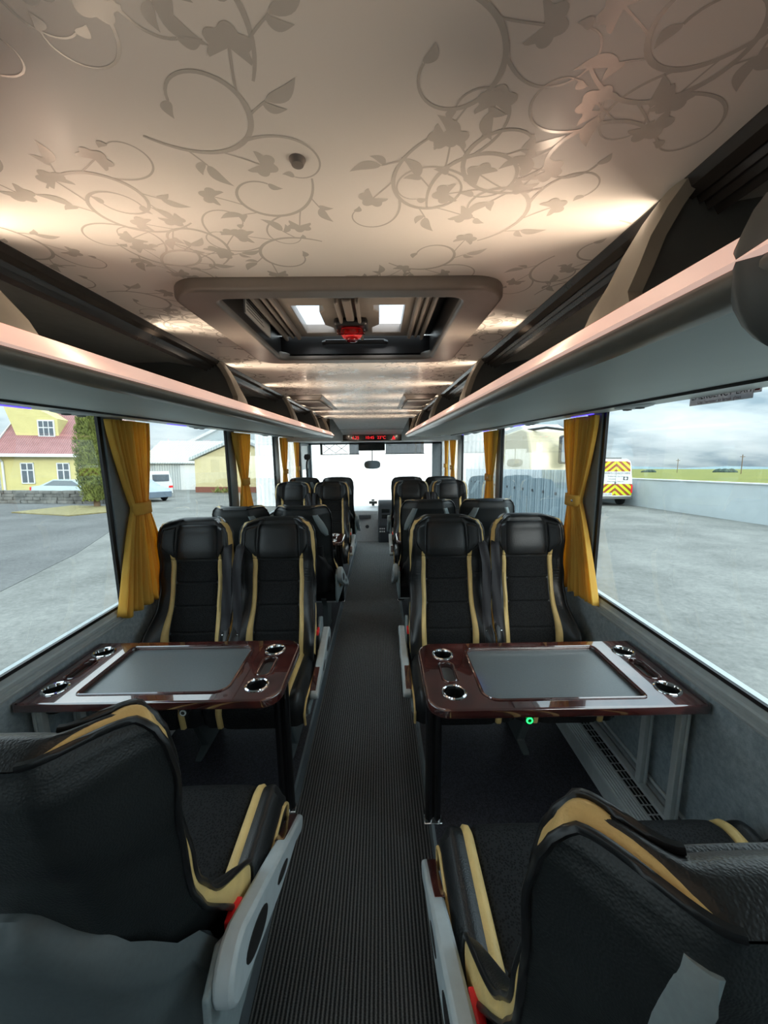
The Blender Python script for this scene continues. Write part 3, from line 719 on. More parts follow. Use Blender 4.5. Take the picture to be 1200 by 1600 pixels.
# emergency exit sticker on the right window
st = thing('emergency_sticker', 'grey sticker reading emergency exit at the top of the right window', 'sticker', (WR + 0.0012, 1.31, 1.802))
sb_ = MB().box(-0.0012, 0.0012, -0.115, 0.125, -0.015, 0.045); sb_.box(-0.0012, 0.0012, -0.14, -0.115, 0.0, 0.045); sb_.build('film', M['film'], st, smooth=0)
o = link('heading', text_mesh('heading', 'EMERGENCY EXIT', 0.029, M['black_plastic']), st, loc=(-0.002, 0.0, 0.013)); o.rotation_euler = (pi / 2, 0, -pi / 2)
o = link('small_print', text_mesh('small_print', 'Use hammer to break glass', 0.015, simple('maroon_ink', (0.12, 0.03, 0.03), 0.6)), st, loc=(-0.002, 0.005, -0.007)); o.rotation_euler = (pi / 2, 0, -pi / 2)
MB().box(-0.0025, -0.0012, -0.136, -0.121, 0.006, 0.02).build('red_square', simple('dull_red', (0.25, 0.03, 0.03), 0.6), st, smooth=0)

# ================================================================== coach seats
HW = [(0, .214), (.21, .219), (.43, .204), (.62, .207), (.84, .213), (.93, .208), (.98, .196), (1, .182)]
BF = [(0, .11), (.17, .132), (.40, .050), (.5, .038), (.7, .058), (.86, .088), (1, .090)]
TH = [(0, .09), (.3, .115), (.68, .095), (.8, .125), (.93, .105), (1, .072)]
EH = [(0, .024), (.19, .048), (.37, .015), (.52, .010), (.66, .012), (.83, .018), (1, .017)]
SHR = [(0, 0), (.40, 0), (.56, .001), (.70, .014), (.85, .024), (.96, .022), (1, .020)]
def hw(v): return table(HW, v)
def mid(u, v):
    a = abs(u); g = sstep(0.48, 1.0, a)
    y = -0.165 - 0.205 * v - 0.022 * sin(pi * v) + table(BF, v) * g
    z = 0.40 + 0.735 * v - 0.016 * (a ** 5) * sstep(0.9, 1, v) + 0.012 * sstep(.9, 1, v)
    return Vector((u * hw(v), y, z))
def half(u, v):
    e_ = table(EH, v); return e_ + (table(TH, v) / 2 - e_) * (1 - abs(u) ** 3.2)
def Fs(u, v):
    p = mid(u, v); p.y += half(u, v); p.x -= (1 if u > 0 else -1) * table(SHR, v) * abs(u) ** 3
    if 0.50 < v < 0.72 and 0.70 < abs(u) < 0.98:
        p.y += 0.0022 * sin((v - .5) / .022 * 2 * pi) * sin(pi * (v - .5) / .22) * sin(pi * (abs(u) - .7) / .28)
    return p
def Rs(u, v):
    p = mid(u, v); p.y -= half(u, v) + 0.0; return p
def nrm(S, u, v, sg):
    d = 0.004
    a = S(min(1, u + d), v) - S(max(-1, u - d), v); b = S(u, min(1, v + d)) - S(u, max(0, v - d))
    n = a.cross(b); n.normalize()
    return n if n.y * sg > 0 else -n
def patch(S, sg, u0, u1, v0, v1, nu, nv, lift, puff, seams=(), sink=-0.004):
    top = []; bot = []
    f0 = u0 if callable(u0) else (lambda v: u0); f1 = u1 if callable(u1) else (lambda v: u1)
    for i in range(nv + 1):
        b = i / nv; v = lerp(v0, v1, b); r1 = []; r2 = []
        for j in range(nu + 1):
            a = j / nu; u = lerp(f0(v), f1(v), a); n = nrm(S, u, v, sg)
            h = lift + puff * sqrt(max(0, 1 - abs(2 * a - 1) ** 6)) * sqrt(max(0, 1 - abs(2 * b - 1) ** 14))
            if j in (0, nu) or i in (0, nv): h = -0.002
            for sm in seams: h -= 0.007 * exp(-((v - sm) / 0.006) ** 2)
            r1.append(S(u, v) + n * h); r2.append(S(u, v) + n * sink)
        top.append(r1); bot.append(r2)
    mb = MB().grid(top); mb.grid(bot)
    mb.grid([top[0], bot[0]]); mb.grid([top[-1], bot[-1]]); mb.grid([[r[0] for r in top], [r[0] for r in bot]]); mb.grid([[r[-1] for r in top], [r[-1] for r in bot]])
    return mb
UN = [-1 + 2 * k / 40 for k in range(41)]
VN = [k / 110 for k in range(111)]
CACHE = {}
def cached(name, key, fn, mats, parent, smooth=50, **k):
    if key not in CACHE: CACHE[key] = fn().mesh(name, mats, smooth)
    return link(name, CACHE[key], parent, **k)
def m_front():
    rows = [[Fs(u, v) for u in UN] for v in VN]
    # roll over the top centre and back down behind
    for h, k in ((0.012, 0.25), (0.018, 0.5), (0.012, 0.75), (0.0, 1.0)):
        rows.append([Fs(u, 1).lerp(Rs(u, 1), k) + Vector((0, 0, h * (1 - abs(u) ** 4))) for u in UN])
    mb = MB().grid(rows)
    mb.grid([[Fs(u, 0) for u in UN], [Rs(u, 0) for u in UN]])
    return mb
def m_rear():
    rows = [[Rs(u, v) + Vector((0, -0.002, 0)) for u in UN] for v in VN]
    return MB().grid(rows)
def m_gusset(s):
    path = [(s, v) for v in [0.06 + 0.94 * k / 60 for k in range(61)]] + [(s * (1 - k / 14 * 0.52), 1.0) for k in range(1, 15)]
    rows = []
    for i, (u, v) in enumerate(path):
        a, b = Fs(u, v), Rs(u, v); out = Vector((s * (0.008 if v < .4 else 0.004), 0, 0.0)) if v < 1 else Vector((s * 0.004, 0, 0.016))
        if v >= 1:
            w = min(1, (1 - abs(u)) / 0.15); out = Vector((s * 0.006 * (1 - w), 0, 0.011))
            fade = 1 - sstep(0.34, 0.5, 1 - abs(u)) * 0.35
        else: fade = 1
        if v >= 1: a = a.lerp(b, sstep(0.15, 0.52, 1 - abs(u)) * 0.92)
        if v < 0.12: a = a.lerp(b, 1 - sstep(0.05, 0.12, v))
        rows.append([a.lerp(b, k / 8) + out * (sin(pi * k / 8) ** 0.6) * fade + (out * 0.18 * sin(pi * k / 8) * sin(i * 0.9 + k * 0.8)) for k in range(9)])
    return MB().grid(rows)
def m_piping():
    mb = MB()
    for S, dy in ((Fs, 0.0), (Rs, -0.001)):
        for s in (-1, 1):
            path = [S(s, v) + Vector((s * 0.002, dy, 0)) for v in [0.01 + 0.99 * k / 50 for k in range(51)]] + [S(s * (1 - k / 12 * 0.52), 1.0) + Vector((0, dy, 0.006)) for k in range(1, 13)]
            mb.tube(path, 0.0062, 6)
    return mb
def m_panel(): return patch(Fs, 1, lambda v: -0.60 + 0.03 * v, lambda v: 0.60 - 0.03 * v, 0.02, 0.715, 14, 110, 0.002, 0.012, (0.20, 0.385, 0.555))
def m_stripe(s):
    def ua(v): return s * (0.60 - 0.03 * v)
    def ub(v): return s * (0.725 - 0.02 * v)
    mb = patch(Fs, 1, ua, lambda v: lerp(ub(v), ua(v), 0.0), 0.02, 0.735, 4, 60, 0.002, 0.009)
    mb2 = patch(Fs, 1, lambda v: lerp(ua(.735), ub(.735), max(0, (v - .735) / .05)), lambda v: ub(v), 0.733, 0.782, 4, 10, 0.001, 0.006)
    return mb.add(mb2.v, mb2.f)
def m_headrest():
    mb = patch(Fs, 1, lambda v: -0.57 - 0.02 * (1 - v), lambda v: 0.57 + 0.02 * (1 - v), 0.728, 0.975, 18, 40, 0.002, 0.013)
    for s in (-1, 1):
        q = patch(Fs, 1, (lambda v: s * 0.60) , (lambda v, s=s: s * lerp(0.66, 0.93, sstep(0.74, 0.86, v))), 0.745, 0.97, 8, 30, 0.001, 0.007); mb.add(q.v, q.f)
    return mb
def Cu(u, t):
    a = abs(u)
    if t < 0.7: y = lerp(-0.20, 0.235, t / 0.7); z = 0.438 + 0.014 * t
    elif t < 0.9:
        a_ = (t - 0.7) / 0.2 * pi / 2; y = 0.235 + 0.068 * sin(a_); z = 0.4478 - 0.066 * (1 - cos(a_))
    else: y = 0.303 - 0.012 * (t - .9) / .1; z = 0.3818 - 0.07 * (t - 0.9) / 0.1
    k = 1 if t < 0.75 else max(0, 1 - (t - .75) / .2)
    z += k * (0.020 * sstep(0.60, 0.84, a) - 0.036 * sstep(0.86, 1, a) ** 1.5)
    if t > 0.7: y -= 0.02 * sstep(0.84, 1, a)
    return Vector((u * 0.226, y, z))
def m_cushion():
    ts = [k / 50 for k in range(51)]; us = [-1 + 2 * k / 44 for k in range(45)]
    top = [[Cu(u, t) for u in us] for t in ts]
    bot = [[Vector((p.x * 0.97, min(p.y, 0.27) , 0.315)) for p in r] for r in top]
    mb = MB().grid(top); mb.grid(bot)
    for f in (lambda r: r[0], lambda r: r[-1]):
        e0 = [f(r) for r in top]; e1 = [f(r) for r in bot]; m_ = [a.lerp(b, 0.5) + Vector((0.006 * (1 if a.x > 0 else -1), 0, 0)) for a, b in zip(e0, e1)]
        mb.grid([e0, m_, e1])
    mb.grid([top[0], bot[0]]); mb.grid([top[-1], bot[-1]])
    return mb
def m_cpanel(): return patch(Cu, 0.0 or 1, -0.60, 0.60, 0.0, 0.995, 14, 50, 0.002, 0.009, (0.30,))
def m_cpanel2():
    return cpatch(-0.60, 0.60, 14, 0.010, (0.26,))
def cpatch(u0, u1, nu, puff, seams=()):
    top = []; bot = []; nv = 70
    for i in range(nv + 1):
        t = i / nv * 0.995; r1 = []; r2 = []
        for j in range(nu + 1):
            a = j / nu; u = lerp(u0, u1, a); d = 0.004
            n = (Cu(u + d, t) - Cu(u - d, t)).cross(Cu(u, min(1, t + d)) - Cu(u, max(0, t - d))).normalized()
            h = 0.002 + puff * sqrt(max(0, 1 - abs(2 * a - 1) ** 6))
            if j in (0, nu): h = -0.002
            for sm in seams: h -= 0.006 * exp(-((t - sm) / 0.006) ** 2)
            r1.append(Cu(u, t) + n * h); r2.append(Cu(u, t) - n * 0.004)
        top.append(r1); bot.append(r2)
    mb = MB().grid(top); mb.grid(bot)
    mb.grid([top[0], bot[0]]); mb.grid([top[-1], bot[-1]]); mb.grid([[r[0] for r in top], [r[0] for r in bot]]); mb.grid([[r[-1] for r in top], [r[-1] for r in bot]])
    return mb
def m_cstripe(s): return cpatch(s * 0.585, s * 0.725, 4, 0.008)
def m_cpiping(s):
    return MB().tube([Cu(s, k / 40) + Vector((s * 0.003, 0, -0.028 if k < 33 else -0.028 + 0.02 * (k - 33) / 7)) for k in range(2, 41)], 0.006, 6)
# armrest folded down along the aisle side of the seat
def arm_prof():
    A_, B_ = Vector((-0.235, 0.555)), Vector((0.275, 0.300))
    d = (B_ - A_).normalized(); n = Vector((-d.y, d.x)); L = (B_ - A_).length
    pts = []
    for k in range(9): a = pi / 2 + pi * k / 8; pts.append(A_ + (d * cos(a) + n * sin(a)) * 0.060)
    pts.append(A_ + d * L * 0.55 - n * 0.050); pts.append(A_ + d * L * 0.86 - n * 0.022)
    pts += [B_ - n * 0.030 + d * 0.004, B_ + d * 0.022 - n * 0.024, B_ + d * 0.030 - n * 0.004, B_ + d * 0.024 + n * 0.014, B_ + n * 0.024]
    pts.append(A_ + d * L * 0.7 + n * 0.034); pts.append(A_ + d * L * 0.3 + n * 0.050)
    return [tuple(p) for p in pts], A_, B_, d, n, L
AP, A_, B_, D_, N_, L_ = arm_prof()
def m_arm(s): return MB().prism(AP, 'x', *sorted((s * 0.236, s * 0.276)))
def m_inlay(s):
    q = []
    for t_, h in ((0.66, 0.034), (0.80, 0.031), (0.99, 0.026), (1.0, 0.020), (0.66, 0.026)): p = A_ + D_ * L_ * t_ + N_ * (h + 0.002); q.append((p.x, p.y))
    return MB().prism(q, 'x', *sorted((s * 0.2345, s * 0.262)))
def m_recess(s, which):
    mb = MB()
    for t_, ra, rb in (((0.16, 0.075, 0.030), (0.55, 0.055, 0.014))[which],):
        c = A_ + D_ * L_ * t_ - N_ * 0.008
        poly = [(c.x + D_.x * ra * cos(a) - D_.y * rb * sin(a), c.y + D_.y * ra * cos(a) + D_.x * rb * sin(a)) for a in [2 * pi * k / 20 for k in range(20)]]
        mb.prism(poly, 'x', *sorted((s * 0.2745, s * 0.2772)))
    return mb
def m_shell():
    rows = []; back = []
    for i in range(13):
        b = i / 12; r = []; r2 = []
        for j in range(25):
            u = -1 + 2 * j / 24; topz = table([(0, .87), (.1, .87), (.45, .80), (.62, .74), (.8, .63), (1, .47)], abs(u))
            z = lerp(0.43, topz, b); v = max(0, (z - 0.40) / 0.735); yb_ = Rs(u * 0.96, v).y
            bul = 0.012 + 0.075 * (1 - b) ** 0.8 * (1 - 0.2 * abs(u) ** 4) + 0.018 * sin(pi * b) ; bul += 0.014 * sstep(0.78, 0.88, b); bul *= 1 if b < 0.97 else 0.5
            r.append(Vector((u * 0.228, min(yb_, -0.19) - bul, z))); r2.append(Vector((u * 0.228, min(yb_, -0.19) + 0.004, z)))
        rows.append(r); back.append(r2)
    under = [Vector((p.x, p.y * 0.45 - 0.0, 0.335 + 0.02 * abs(p.x) / .228)) for p in rows[0]]
    rows.insert(0, under); back.insert(0, [Vector((p.x, p.y + 0.02, p.z + 0.02)) for p in under])
    mb = MB().grid(rows); mb.grid(back); mb.grid([rows[0], back[0]]); mb.grid([rows[-1], back[-1]])
    mb.grid([[r[0] for r in rows], [r[0] for r in back]]); mb.grid([[r[-1] for r in rows], [r[-1] for r in back]])
    return mb
def m_bracket(s): return MB().prism([(-0.31, 0.40), (-0.30, 0.57), (-0.235, 0.60), (-0.19, 0.56), (-0.13, 0.40), (0.20, 0.33), (0.20, 0.30), (-0.28, 0.33)], 'x', *sorted((s * 0.222, s * 0.237)))
def m_leg(s):
    mb = MB()
    mb.prism([(-0.22, 0.34), (0.20, 0.34), (0.16, 0.26), (0.05, 0.02), (0.14, 0.0), (-0.20, 0.0), (-0.12, 0.03), (-0.14, 0.25)], 'x', s * 0.11 - 0.022, s * 0.11 + 0.022)
    return mb
def m_frame(): return MB().box(-0.22, 0.22, -0.16, 0.19, 0.285, 0.316)
def m_grip(sgn, ua=0.55, ub=0.86, va=0.945, vb=0.70, wk=1.0):
    # slanted pale strip on the upper back
    ra = []; n = 12
    rows = []
    for i in range(n + 1):
        t = i / n; v = lerp(va, vb, t); uc = sgn * lerp(ua, ub, t); w = wk * lerp(0.085, 0.10, min(1, t * 3)) * (1 - 0.45 * sstep(.75, 1, t)); r = []
        for k in range(5):
            q = k / 4; u = max(-1, min(1, uc + w * (2 * q - 1))); r.append(Rs(u, v) + Vector((0, -0.004 - 0.011 * sin(pi * q) ** 0.5 * (1 if 0 < i < n else 0.2), 0)))
        rows.append(r)
    mb = MB().grid(rows); lo = [[p + Vector((0, 0.012, 0)) for p in r] for r in rows]; mb.grid(lo)
    mb.grid([rows[0], lo[0]]); mb.grid([rows[-1], lo[-1]]); mb.grid([[r[0] for r in rows], [r[0] for r in lo]]); mb.grid([[r[-1] for r in rows], [r[-1] for r in lo]])
    return mb
def m_pocket():
    rows = []
    for i in range(9):
        b = i / 8; rows.append([Rs(0.72 * (-1 + 2 * j / 12), lerp(0.43, 0.60, b)) + Vector((0, -0.008 - 0.018 * sin(pi * j / 12) * (0.4 + 0.6 * b), 0)) for j in range(13)])
    lo = [[p + Vector((0, 0.02, 0)) for p in r] for r in rows]
    mb = MB().grid(rows); mb.grid(lo); mb.grid([rows[0], lo[0]]); mb.grid([rows[-1], lo[-1]]); mb.grid([[r[0] for r in rows], [r[0] for r in lo]]); mb.grid([[r[-1] for r in rows], [r[-1] for r in lo]])
    return mb
def m_belt(s):
    # shoulder strap falling between the two seats of a pair, plus its slot
    pts = [(s * 0.150, -0.36, 1.05), (s * 0.196, -0.245, 1.02), (s * 0.205, -0.195, 0.92), (s * 0.204, -0.165, 0.78), (s * 0.200, -0.13, 0.64), (s * 0.203, -0.075, 0.53), (s * 0.206, -0.05, 0.42)]
    P = []
    for a, b in zip(pts, pts[1:]):
        for k in range(5): P.append(Vector(a).lerp(Vector(b), k / 5))
    P.append(Vector(pts[-1])); w = 0.024
    r1 = [[p + Vector((dx * w, 0.010 + 0.004 * sin(3 * dx + i * .4), 0)) for dx in (-1, -.5, 0, .5, 1)] for i, p in enumerate(P)]
    r2 = [[q + Vector((0, -0.003, 0)) for q in r] for r in r1]
    mb = MB().grid(r1); mb.grid(r2); mb.grid([[r[0] for r in r1], [r[0] for r in r2]]); mb.grid([[r[-1] for r in r1], [r[-1] for r in r2]])
    return mb
def m_tongue(s): return MB().box(s * 0.206 - 0.020, s * 0.206 + 0.020, -0.092, -0.078, 0.545, 0.575).box(s * 0.208 - 0.012, s * 0.208 + 0.012, -0.090, -0.083, 0.515, 0.545)
def m_buckle(s): return MB().box(*sorted((s * 0.214, s * 0.236)), -0.175, -0.130, 0.45, 0.535)
def m_button(s): return MB().box(*sorted((s * 0.2135, s * 0.2365)), -0.178, -0.127, 0.5352, 0.562)
def pose(o, ang):
    if ang:
        piv = Vector((0, -0.17, 0.42)); Mx = Matrix.Translation(piv) @ Matrix.Rotation(ang, 4, 'X') @ Matrix.Translation(-piv)
        o.matrix_local = Mx
def seat(label, x, y, facing, aisle, grips='pair', tilt=0.0, belt=0, group=None):
    rz = 0 if facing == 'front' else pi
    r = thing('coach_seat', label, 'seat', (x, y, 0.10), rz, group)
    b = cached('backrest', 'front', m_front, M['leather'], r, 60)
    cached('rear_shell', 'rear', m_rear, M['back_leather'], b, 60)
    cached('center_panel', 'panel', m_panel, M['fabric'], b, 60)
    cached('headrest', 'head', m_headrest, M['leather'], b, 60)
    cached('piping', 'piping', m_piping, M['piping'], b, 60)
    for s in (-1, 1):
        cached('gold_stripe', 'stripe%d' % s, lambda: m_stripe(s), M['gold'], b, 60)
        cached('gold_gusset', 'gusset%d' % s, lambda: m_gusset(s), M['gold'], b, 70)
    if grips == 'pair':
        for s in (-1, 1): cached('grey_back_strip', 'grip%d' % s, lambda: m_grip(s), M['grey_plastic'], b, 40)
        cached('back_pocket', 'pocket', m_pocket, M['black_plastic'], b, 60)
    elif grips == 'handle': cached('grey_back_strip', 'gripD', lambda: m_grip(-1, 0.56, 0.58, 0.96, 0.62, 0.62), M['grey_plastic'], b, 50)
    pose(b, tilt)
    c = cached('cushion', 'cushion', m_cushion, M['leather'], r, 60)
    cached('cushion_panel', 'cpanel', m_cpanel2, M['fabric'], c, 60)
    for s in (-1, 1):
        cached('gold_stripe', 'cstripe%d' % s, lambda: m_cstripe(s), M['gold'], c, 60)
    sh = cached('lower_shell', 'shell' + ('' if grips == 'none' else 'b'), m_shell, M['shell_plastic'] if grips == 'none' else M['black_plastic'], r, 60)
    s0 = aisle if aisle else belt
    cached('seat_leg', 'leg%d' % s0, lambda: m_leg(s0), M['shell_plastic'], r, 30, bevel=0.008)
    cached('seat_frame', 'sframe', m_frame, M['steel'], r, 30)
    if aisle:
        cached('gold_piping', 'cpip%d' % aisle, lambda: m_cpiping(aisle), M['gold'], c, 60)
        a = cached('armrest', 'arm%d' % aisle, lambda: m_arm(aisle), M['mid_plastic'], r, 40, bevel=0.008)
        if facing == 'rear':
            pv = Vector((0, A_.x, A_.y)); a.matrix_local = Matrix.Translation(Vector((0, -0.04, -0.09)) + pv) @ Matrix.Rotation(radians(16), 4, 'X') @ Matrix.Diagonal((1, 0.78, 0.78, 1)) @ Matrix.Translation(-pv)
        cached('wood_inlay', 'inlay%d' % aisle, lambda: m_inlay(aisle), M['wood'], a, 30, bevel=0.002)
        for w_ in (0, 1): cached('dark_recess', 'recess%d%d' % (aisle, w_), lambda: m_recess(aisle, w_), M['black_plastic'], a, 30)
        cached('armrest_bracket', 'brk%d' % aisle, lambda: m_bracket(aisle), M['grey_plastic'], r, 30, bevel=0.005)
        k = cached('buckle', 'buckle%d' % aisle, lambda: m_buckle(aisle), M['black_plastic'], r, 30, bevel=0.003)
        cached('red_release', 'button%d' % aisle, lambda: m_button(aisle), M['red'], k, 30, bevel=0.003)
    if belt:
        w = cached('seat_belt', 'belt%d' % belt, lambda: m_belt(belt), M['webbing'], r, 60)
        cached('belt_tongue', 'tongue%d' % belt, lambda: m_tongue(belt), M['chrome'], w, 30, bevel=0.003)
    return r
AX, WX = 0.480, 0.942
GRP = 'black and gold coach seats'
def pair(side, y, facing, la, lw, grips_a='pair', grips_w='pair', tilt=0.0, xoff=0.0):
    s = -1 if side == 'left' else 1
    f = 1 if facing == 'front' else -1
    # local x of the aisle side: global -s direction, flipped when the seat is turned round
    ai = -s * f
    seat(la, s * AX + xoff, y, facing, ai, grips_a, tilt, -ai, GRP)
    seat(lw, s * WX + xoff, y, facing, 0, grips_w, tilt, ai, GRP)
pair('left', 0.84, 'front', 'large nearest seat at lower left seen from behind, beside the aisle, before the left table', 'nearest seat against the left window, mostly outside the picture', 'none', 'none', xoff=0.028)
pair('right', 0.685, 'front', 'large nearest seat at lower right from behind, grey strip on its back', 'nearest seat by the right window, its cushion showing below the right table', 'handle', 'none', xoff=0.012, tilt=radians(2))
pair('left', 1.85, 'rear', 'black and gold seat facing the camera behind the left table, beside the aisle', 'black and gold seat facing the camera behind the left table, by the window curtain')
pair('right', 1.85, 'rear', 'black and gold seat facing the camera behind the right table, beside the aisle', 'black and gold seat facing the camera behind the right table, by the window curtain')
pair('left', 3.20, 'front', 'seat seen from behind just over the first left aisle seat, grey strip on its back', 'seat seen from behind just over the first left window seat, low by the window', tilt=radians(5))
pair('right', 3.25, 'front', 'seat seen from behind over the first right aisle seat, grey strips on its back', 'seat seen from behind over the first right window seat, by the gold curtain')
pair('left', 4.32, 'rear', 'farther left seat facing the camera beyond the middle table, beside the aisle', 'farther left seat facing the camera beyond the middle table, by the window', tilt=radians(1.5))
pair('right', 4.32, 'rear', 'farther right seat facing the camera beyond the middle table, beside the aisle', 'farther right seat facing the camera beyond the middle table, by the window')
pair('left', 5.62, 'front', 'farthest left aisle seat, its back just above the seat facing the camera', 'farthest left window seat, its back just above the seat facing the camera', tilt=radians(-1))
pair('right', 5.55, 'front', 'farthest right aisle seat, its back just above the seat facing the camera', 'farthest right window seat, peeping between two seats facing the camera', tilt=radians(-1))

# ================================================================== tables
def make_table(label, s, xa, wd, y, depth, glow):
    """local +x runs to the wall; s = -1 left, 1 right"""
    t = thing('lounge_table', label, 'table', (xa, y, 0.10), 0, 'wooden tables between facing seats')
    h = depth / 2; zt = 0.67; Mx = Matrix.Scale(s, 4, (1, 0, 0))
    rc = 0.075
    out = rrect(0, wd, -h, h, [0.012, rc, rc, 0.012], 8)
    cups = [(0.103, -0.130), (0.103, 0.130), (wd - 0.085, -0.130), (wd - 0.085, 0.130)]
    trays = [rrect(cx - 0.026, cx + 0.026, -0.070, 0.070, 0.024, 6) for cx in (0.103, wd - 0.085)]
    rec = rrect(0.205, wd - 0.19, -h + 0.050, h - 0.050, [0.02, 0.05, 0.05, 0.02], 6)
    loops = [out, rec] + trays + [circ(cx, cy, 0.037) for cx, cy in cups]
    def mir(me): me.transform(Mx); (me.flip_normals() if s < 0 else None); return me
    top = link('table_top', mir(plate_mesh('table_top', loops, zt - 0.036, zt, M['wood'], 0.008)), t)
    lip = MB()
    for lp, rr in ((rec, 0.005), (trays[0], 0.0035), (trays[1], 0.0035)):
        lip.tube([(s * p[0], p[1], zt + 0.001) for p in lp], rr, 6, closed=True)
    lip.build('raised_lip', M['wood'], top)
    def inset(lp, z0, z1): return MB().prism([(s * p[0], p[1]) for p in lp], 'z', z0, z1)
    inset(rrect(0.203, wd - 0.188, -h + 0.048, h - 0.048, 0.02, 4), zt - 0.030, zt - 0.014).build('grey_inlay', M['table_mat'], top, smooth=0)
    for cx in (0.103, wd - 0.085):
        inset(rrect(cx - 0.028, cx + 0.028, -0.072, 0.072, 0.024, 6), zt - 0.034, zt - 0.024).build('tray', M['table_mat'], top, smooth=0)
    for cx, cy in cups:
        c = MB().lathe([(0.0, zt - 0.075), (0.031, zt - 0.075), (0.033, zt - 0.07), (0.0355, zt - 0.002), (0.0368, zt - 0.002), (0.0368, zt - 0.08), (0.0, zt - 0.08)], (s * cx, cy, 0)).build('cup_holder', M['cup'], t)
        MB().lathe([(0.0335, zt - 0.008), (0.036, zt + 0.003), (0.040, zt + 0.0055), (0.0445, zt + 0.003), (0.046, zt - 0.001), (0.040, zt - 0.004)], (s * cx, cy, 0), n=36).build('chrome_ring', M['chrome'], c)
    MB().box(*sorted((s * 0.07, s * (wd - 0.05))), -h + 0.045, h - 0.045, zt - 0.062, zt - 0.0365).build('underframe', M['black_plastic'], t, bevel=0.004)
    lg = MB()
    for dx in (0.030, 0.062): lg.tube([(s * dx, -0.02, zt - 0.05), (s * dx, -0.02, 0.0)], 0.017, 12)
    lg.box(*sorted((s * 0.038, s * 0.054)), -0.028, -0.012, 0.0, zt - 0.05)
    l_ = lg.build('leg', M['black_gloss'], t)
    MB().box(*sorted((s * 0.008, s * 0.084)), -0.042, 0.002, 0.0, 0.012).build('foot_plate', M['chrome'], l_, bevel=0.003)
    for yy in (-0.155, 0.015):
        g = MB(); xw = wd - 0.052
        g.box(*sorted((s * xw, s * (xw + 0.020))), yy - 0.014, yy + 0.014, 0.14, zt - 0.036); g.box(*sorted((s * (xw + 0.02), s * (xw + 0.03))), yy - 0.02, yy - 0.010, 0.14, zt - 0.036)
        g.build('wall_support', M['steel'], t, bevel=0.003)
    MB().box(*sorted((s * (wd - 0.055), s * (wd - 0.025))), -0.4, 0.4, 0.125, 0.142).build('support_rail', M['steel'], t, bevel=0.003)
    pb = MB().lathe([(0, -0.012), (0.016, -0.010), (0.018, 0.0), (0.018, 0.03), (0, 0.03)], (s * 0.35, -h + 0.028, zt - 0.056), ax='y', n=24).build('power_button', M['black_plastic'], t)
    MB().lathe([(0.007, -0.0135), (0.0115, -0.0135), (0.0115, -0.010), (0.007, -0.010)], (s * 0.35, -h + 0.028, zt - 0.056), ax='y', n=24).build('button_ring', M['led_green'] if glow else M['steel'], pb)
    if glow:
        MB().box(*sorted((s * 0.2055, s * 0.209)), -0.11, 0.0, zt - 0.008, zt - 0.001).build('blue_light', M['led_blue'], top, smooth=0)
    return t
make_table('glossy burl wood table on the left with pale reflections across its wall side', -1, -0.268, 0.945, 1.462, 0.44, False)
make_table('glossy burl wood table on the right with a green lit button under its front edge', 1, 0.262, 0.970, 1.397, 0.455, True)
make_table('middle left wood table, only its round cup holder end showing past a seat back', -1, -0.262, 0.945, 3.76, 0.42, False)
make_table('middle right wood table, only a corner with a cup holder showing by the aisle', 1, 0.262, 0.970, 3.76, 0.42, False)

# ================================================================== outside
t = NT('wet_asphalt').set(rough=0.75); v = t.tc()
a1 = t.noise(v, 0.5, 6, 0.65); a2 = t.noise(v, 11, 7, 0.85)
mx = t.math('ADD', t.math('MULTIPLY', a1, 0.5), t.math('MULTIPLY', a2, 0.5))
t.col(t.ramp(mx, [(0.38, (0.080, 0.083, 0.076)), (0.5, (0.145, 0.147, 0.138)), (0.62, (0.215, 0.215, 0.20))])); M['asphalt'] = t.m
t = NT('grey_gravel').set(rough=0.95); v = t.tc()
t.col(t.ramp(t.math('ADD', t.math('MULTIPLY', t.noise(v, 14, 4, .8), .6), t.math('MULTIPLY', t.noise(v, .7, 3), .4)), [(0.35, (0.055, 0.057, 0.058)), (0.65, (0.13, 0.132, 0.130))])); M['gravel'] = t.m
t = NT('green_field').set(rough=0.95); v = t.tc()
t.col(t.ramp(t.noise(v, 0.25, 6, 0.7), [(0.35, (0.10, 0.12, 0.010)), (0.65, (0.185, 0.18, 0.022))])); M['field'] = t.m
M['dry_grass'] = simple('dry_grass', (0.20, 0.17, 0.075), 0.95, var=0.3, scale=8)
M['yellow_wall'] = simple('yellow_render', (0.54, 0.48, 0.21), 0.9, var=0.06, scale=2)
M['cream_wall'] = simple('cream_render', (0.56, 0.49, 0.28), 0.9, var=0.06, scale=2)
M['white_paint'] = simple('white_paint', (0.64, 0.66, 0.66), 0.6)
M['render_wall'] = simple('pale_rendered_wall', (0.50, 0.55, 0.57), 0.9, var=0.05, scale=1.2)
M['dark_window'] = simple('dark_window_glass', (0.10, 0.12, 0.14), 0.1)
M['brown_base'] = simple('red_brown_base', (0.20, 0.075, 0.05), 0.8)
t = NT('red_tin_roof').set(rough=0.6); v = t.tc()
t.col(t.ramp(t.math('ADD', t.math('MULTIPLY', t.wave(v, 2.2, 'X'), 0.4), t.math('MULTIPLY', t.noise(v, 1.5, 4), 0.6)), [(0.3, (0.17, 0.06, 0.06)), (0.7, (0.30, 0.135, 0.13))])); M['red_roof'] = t.m
t = NT('tiled_roof').set(rough=0.7); v = t.tc()
t.col(t.ramp(t.math('MULTIPLY', t.wave(v, 1.6, 'X'), t.math('ADD', t.wave(v, 1.3, 'Z'), 0.3)), [(0.1, (0.20, 0.09, 0.085)), (0.8, (0.55, 0.40, 0.37))])); M['tile_roof'] = t.m
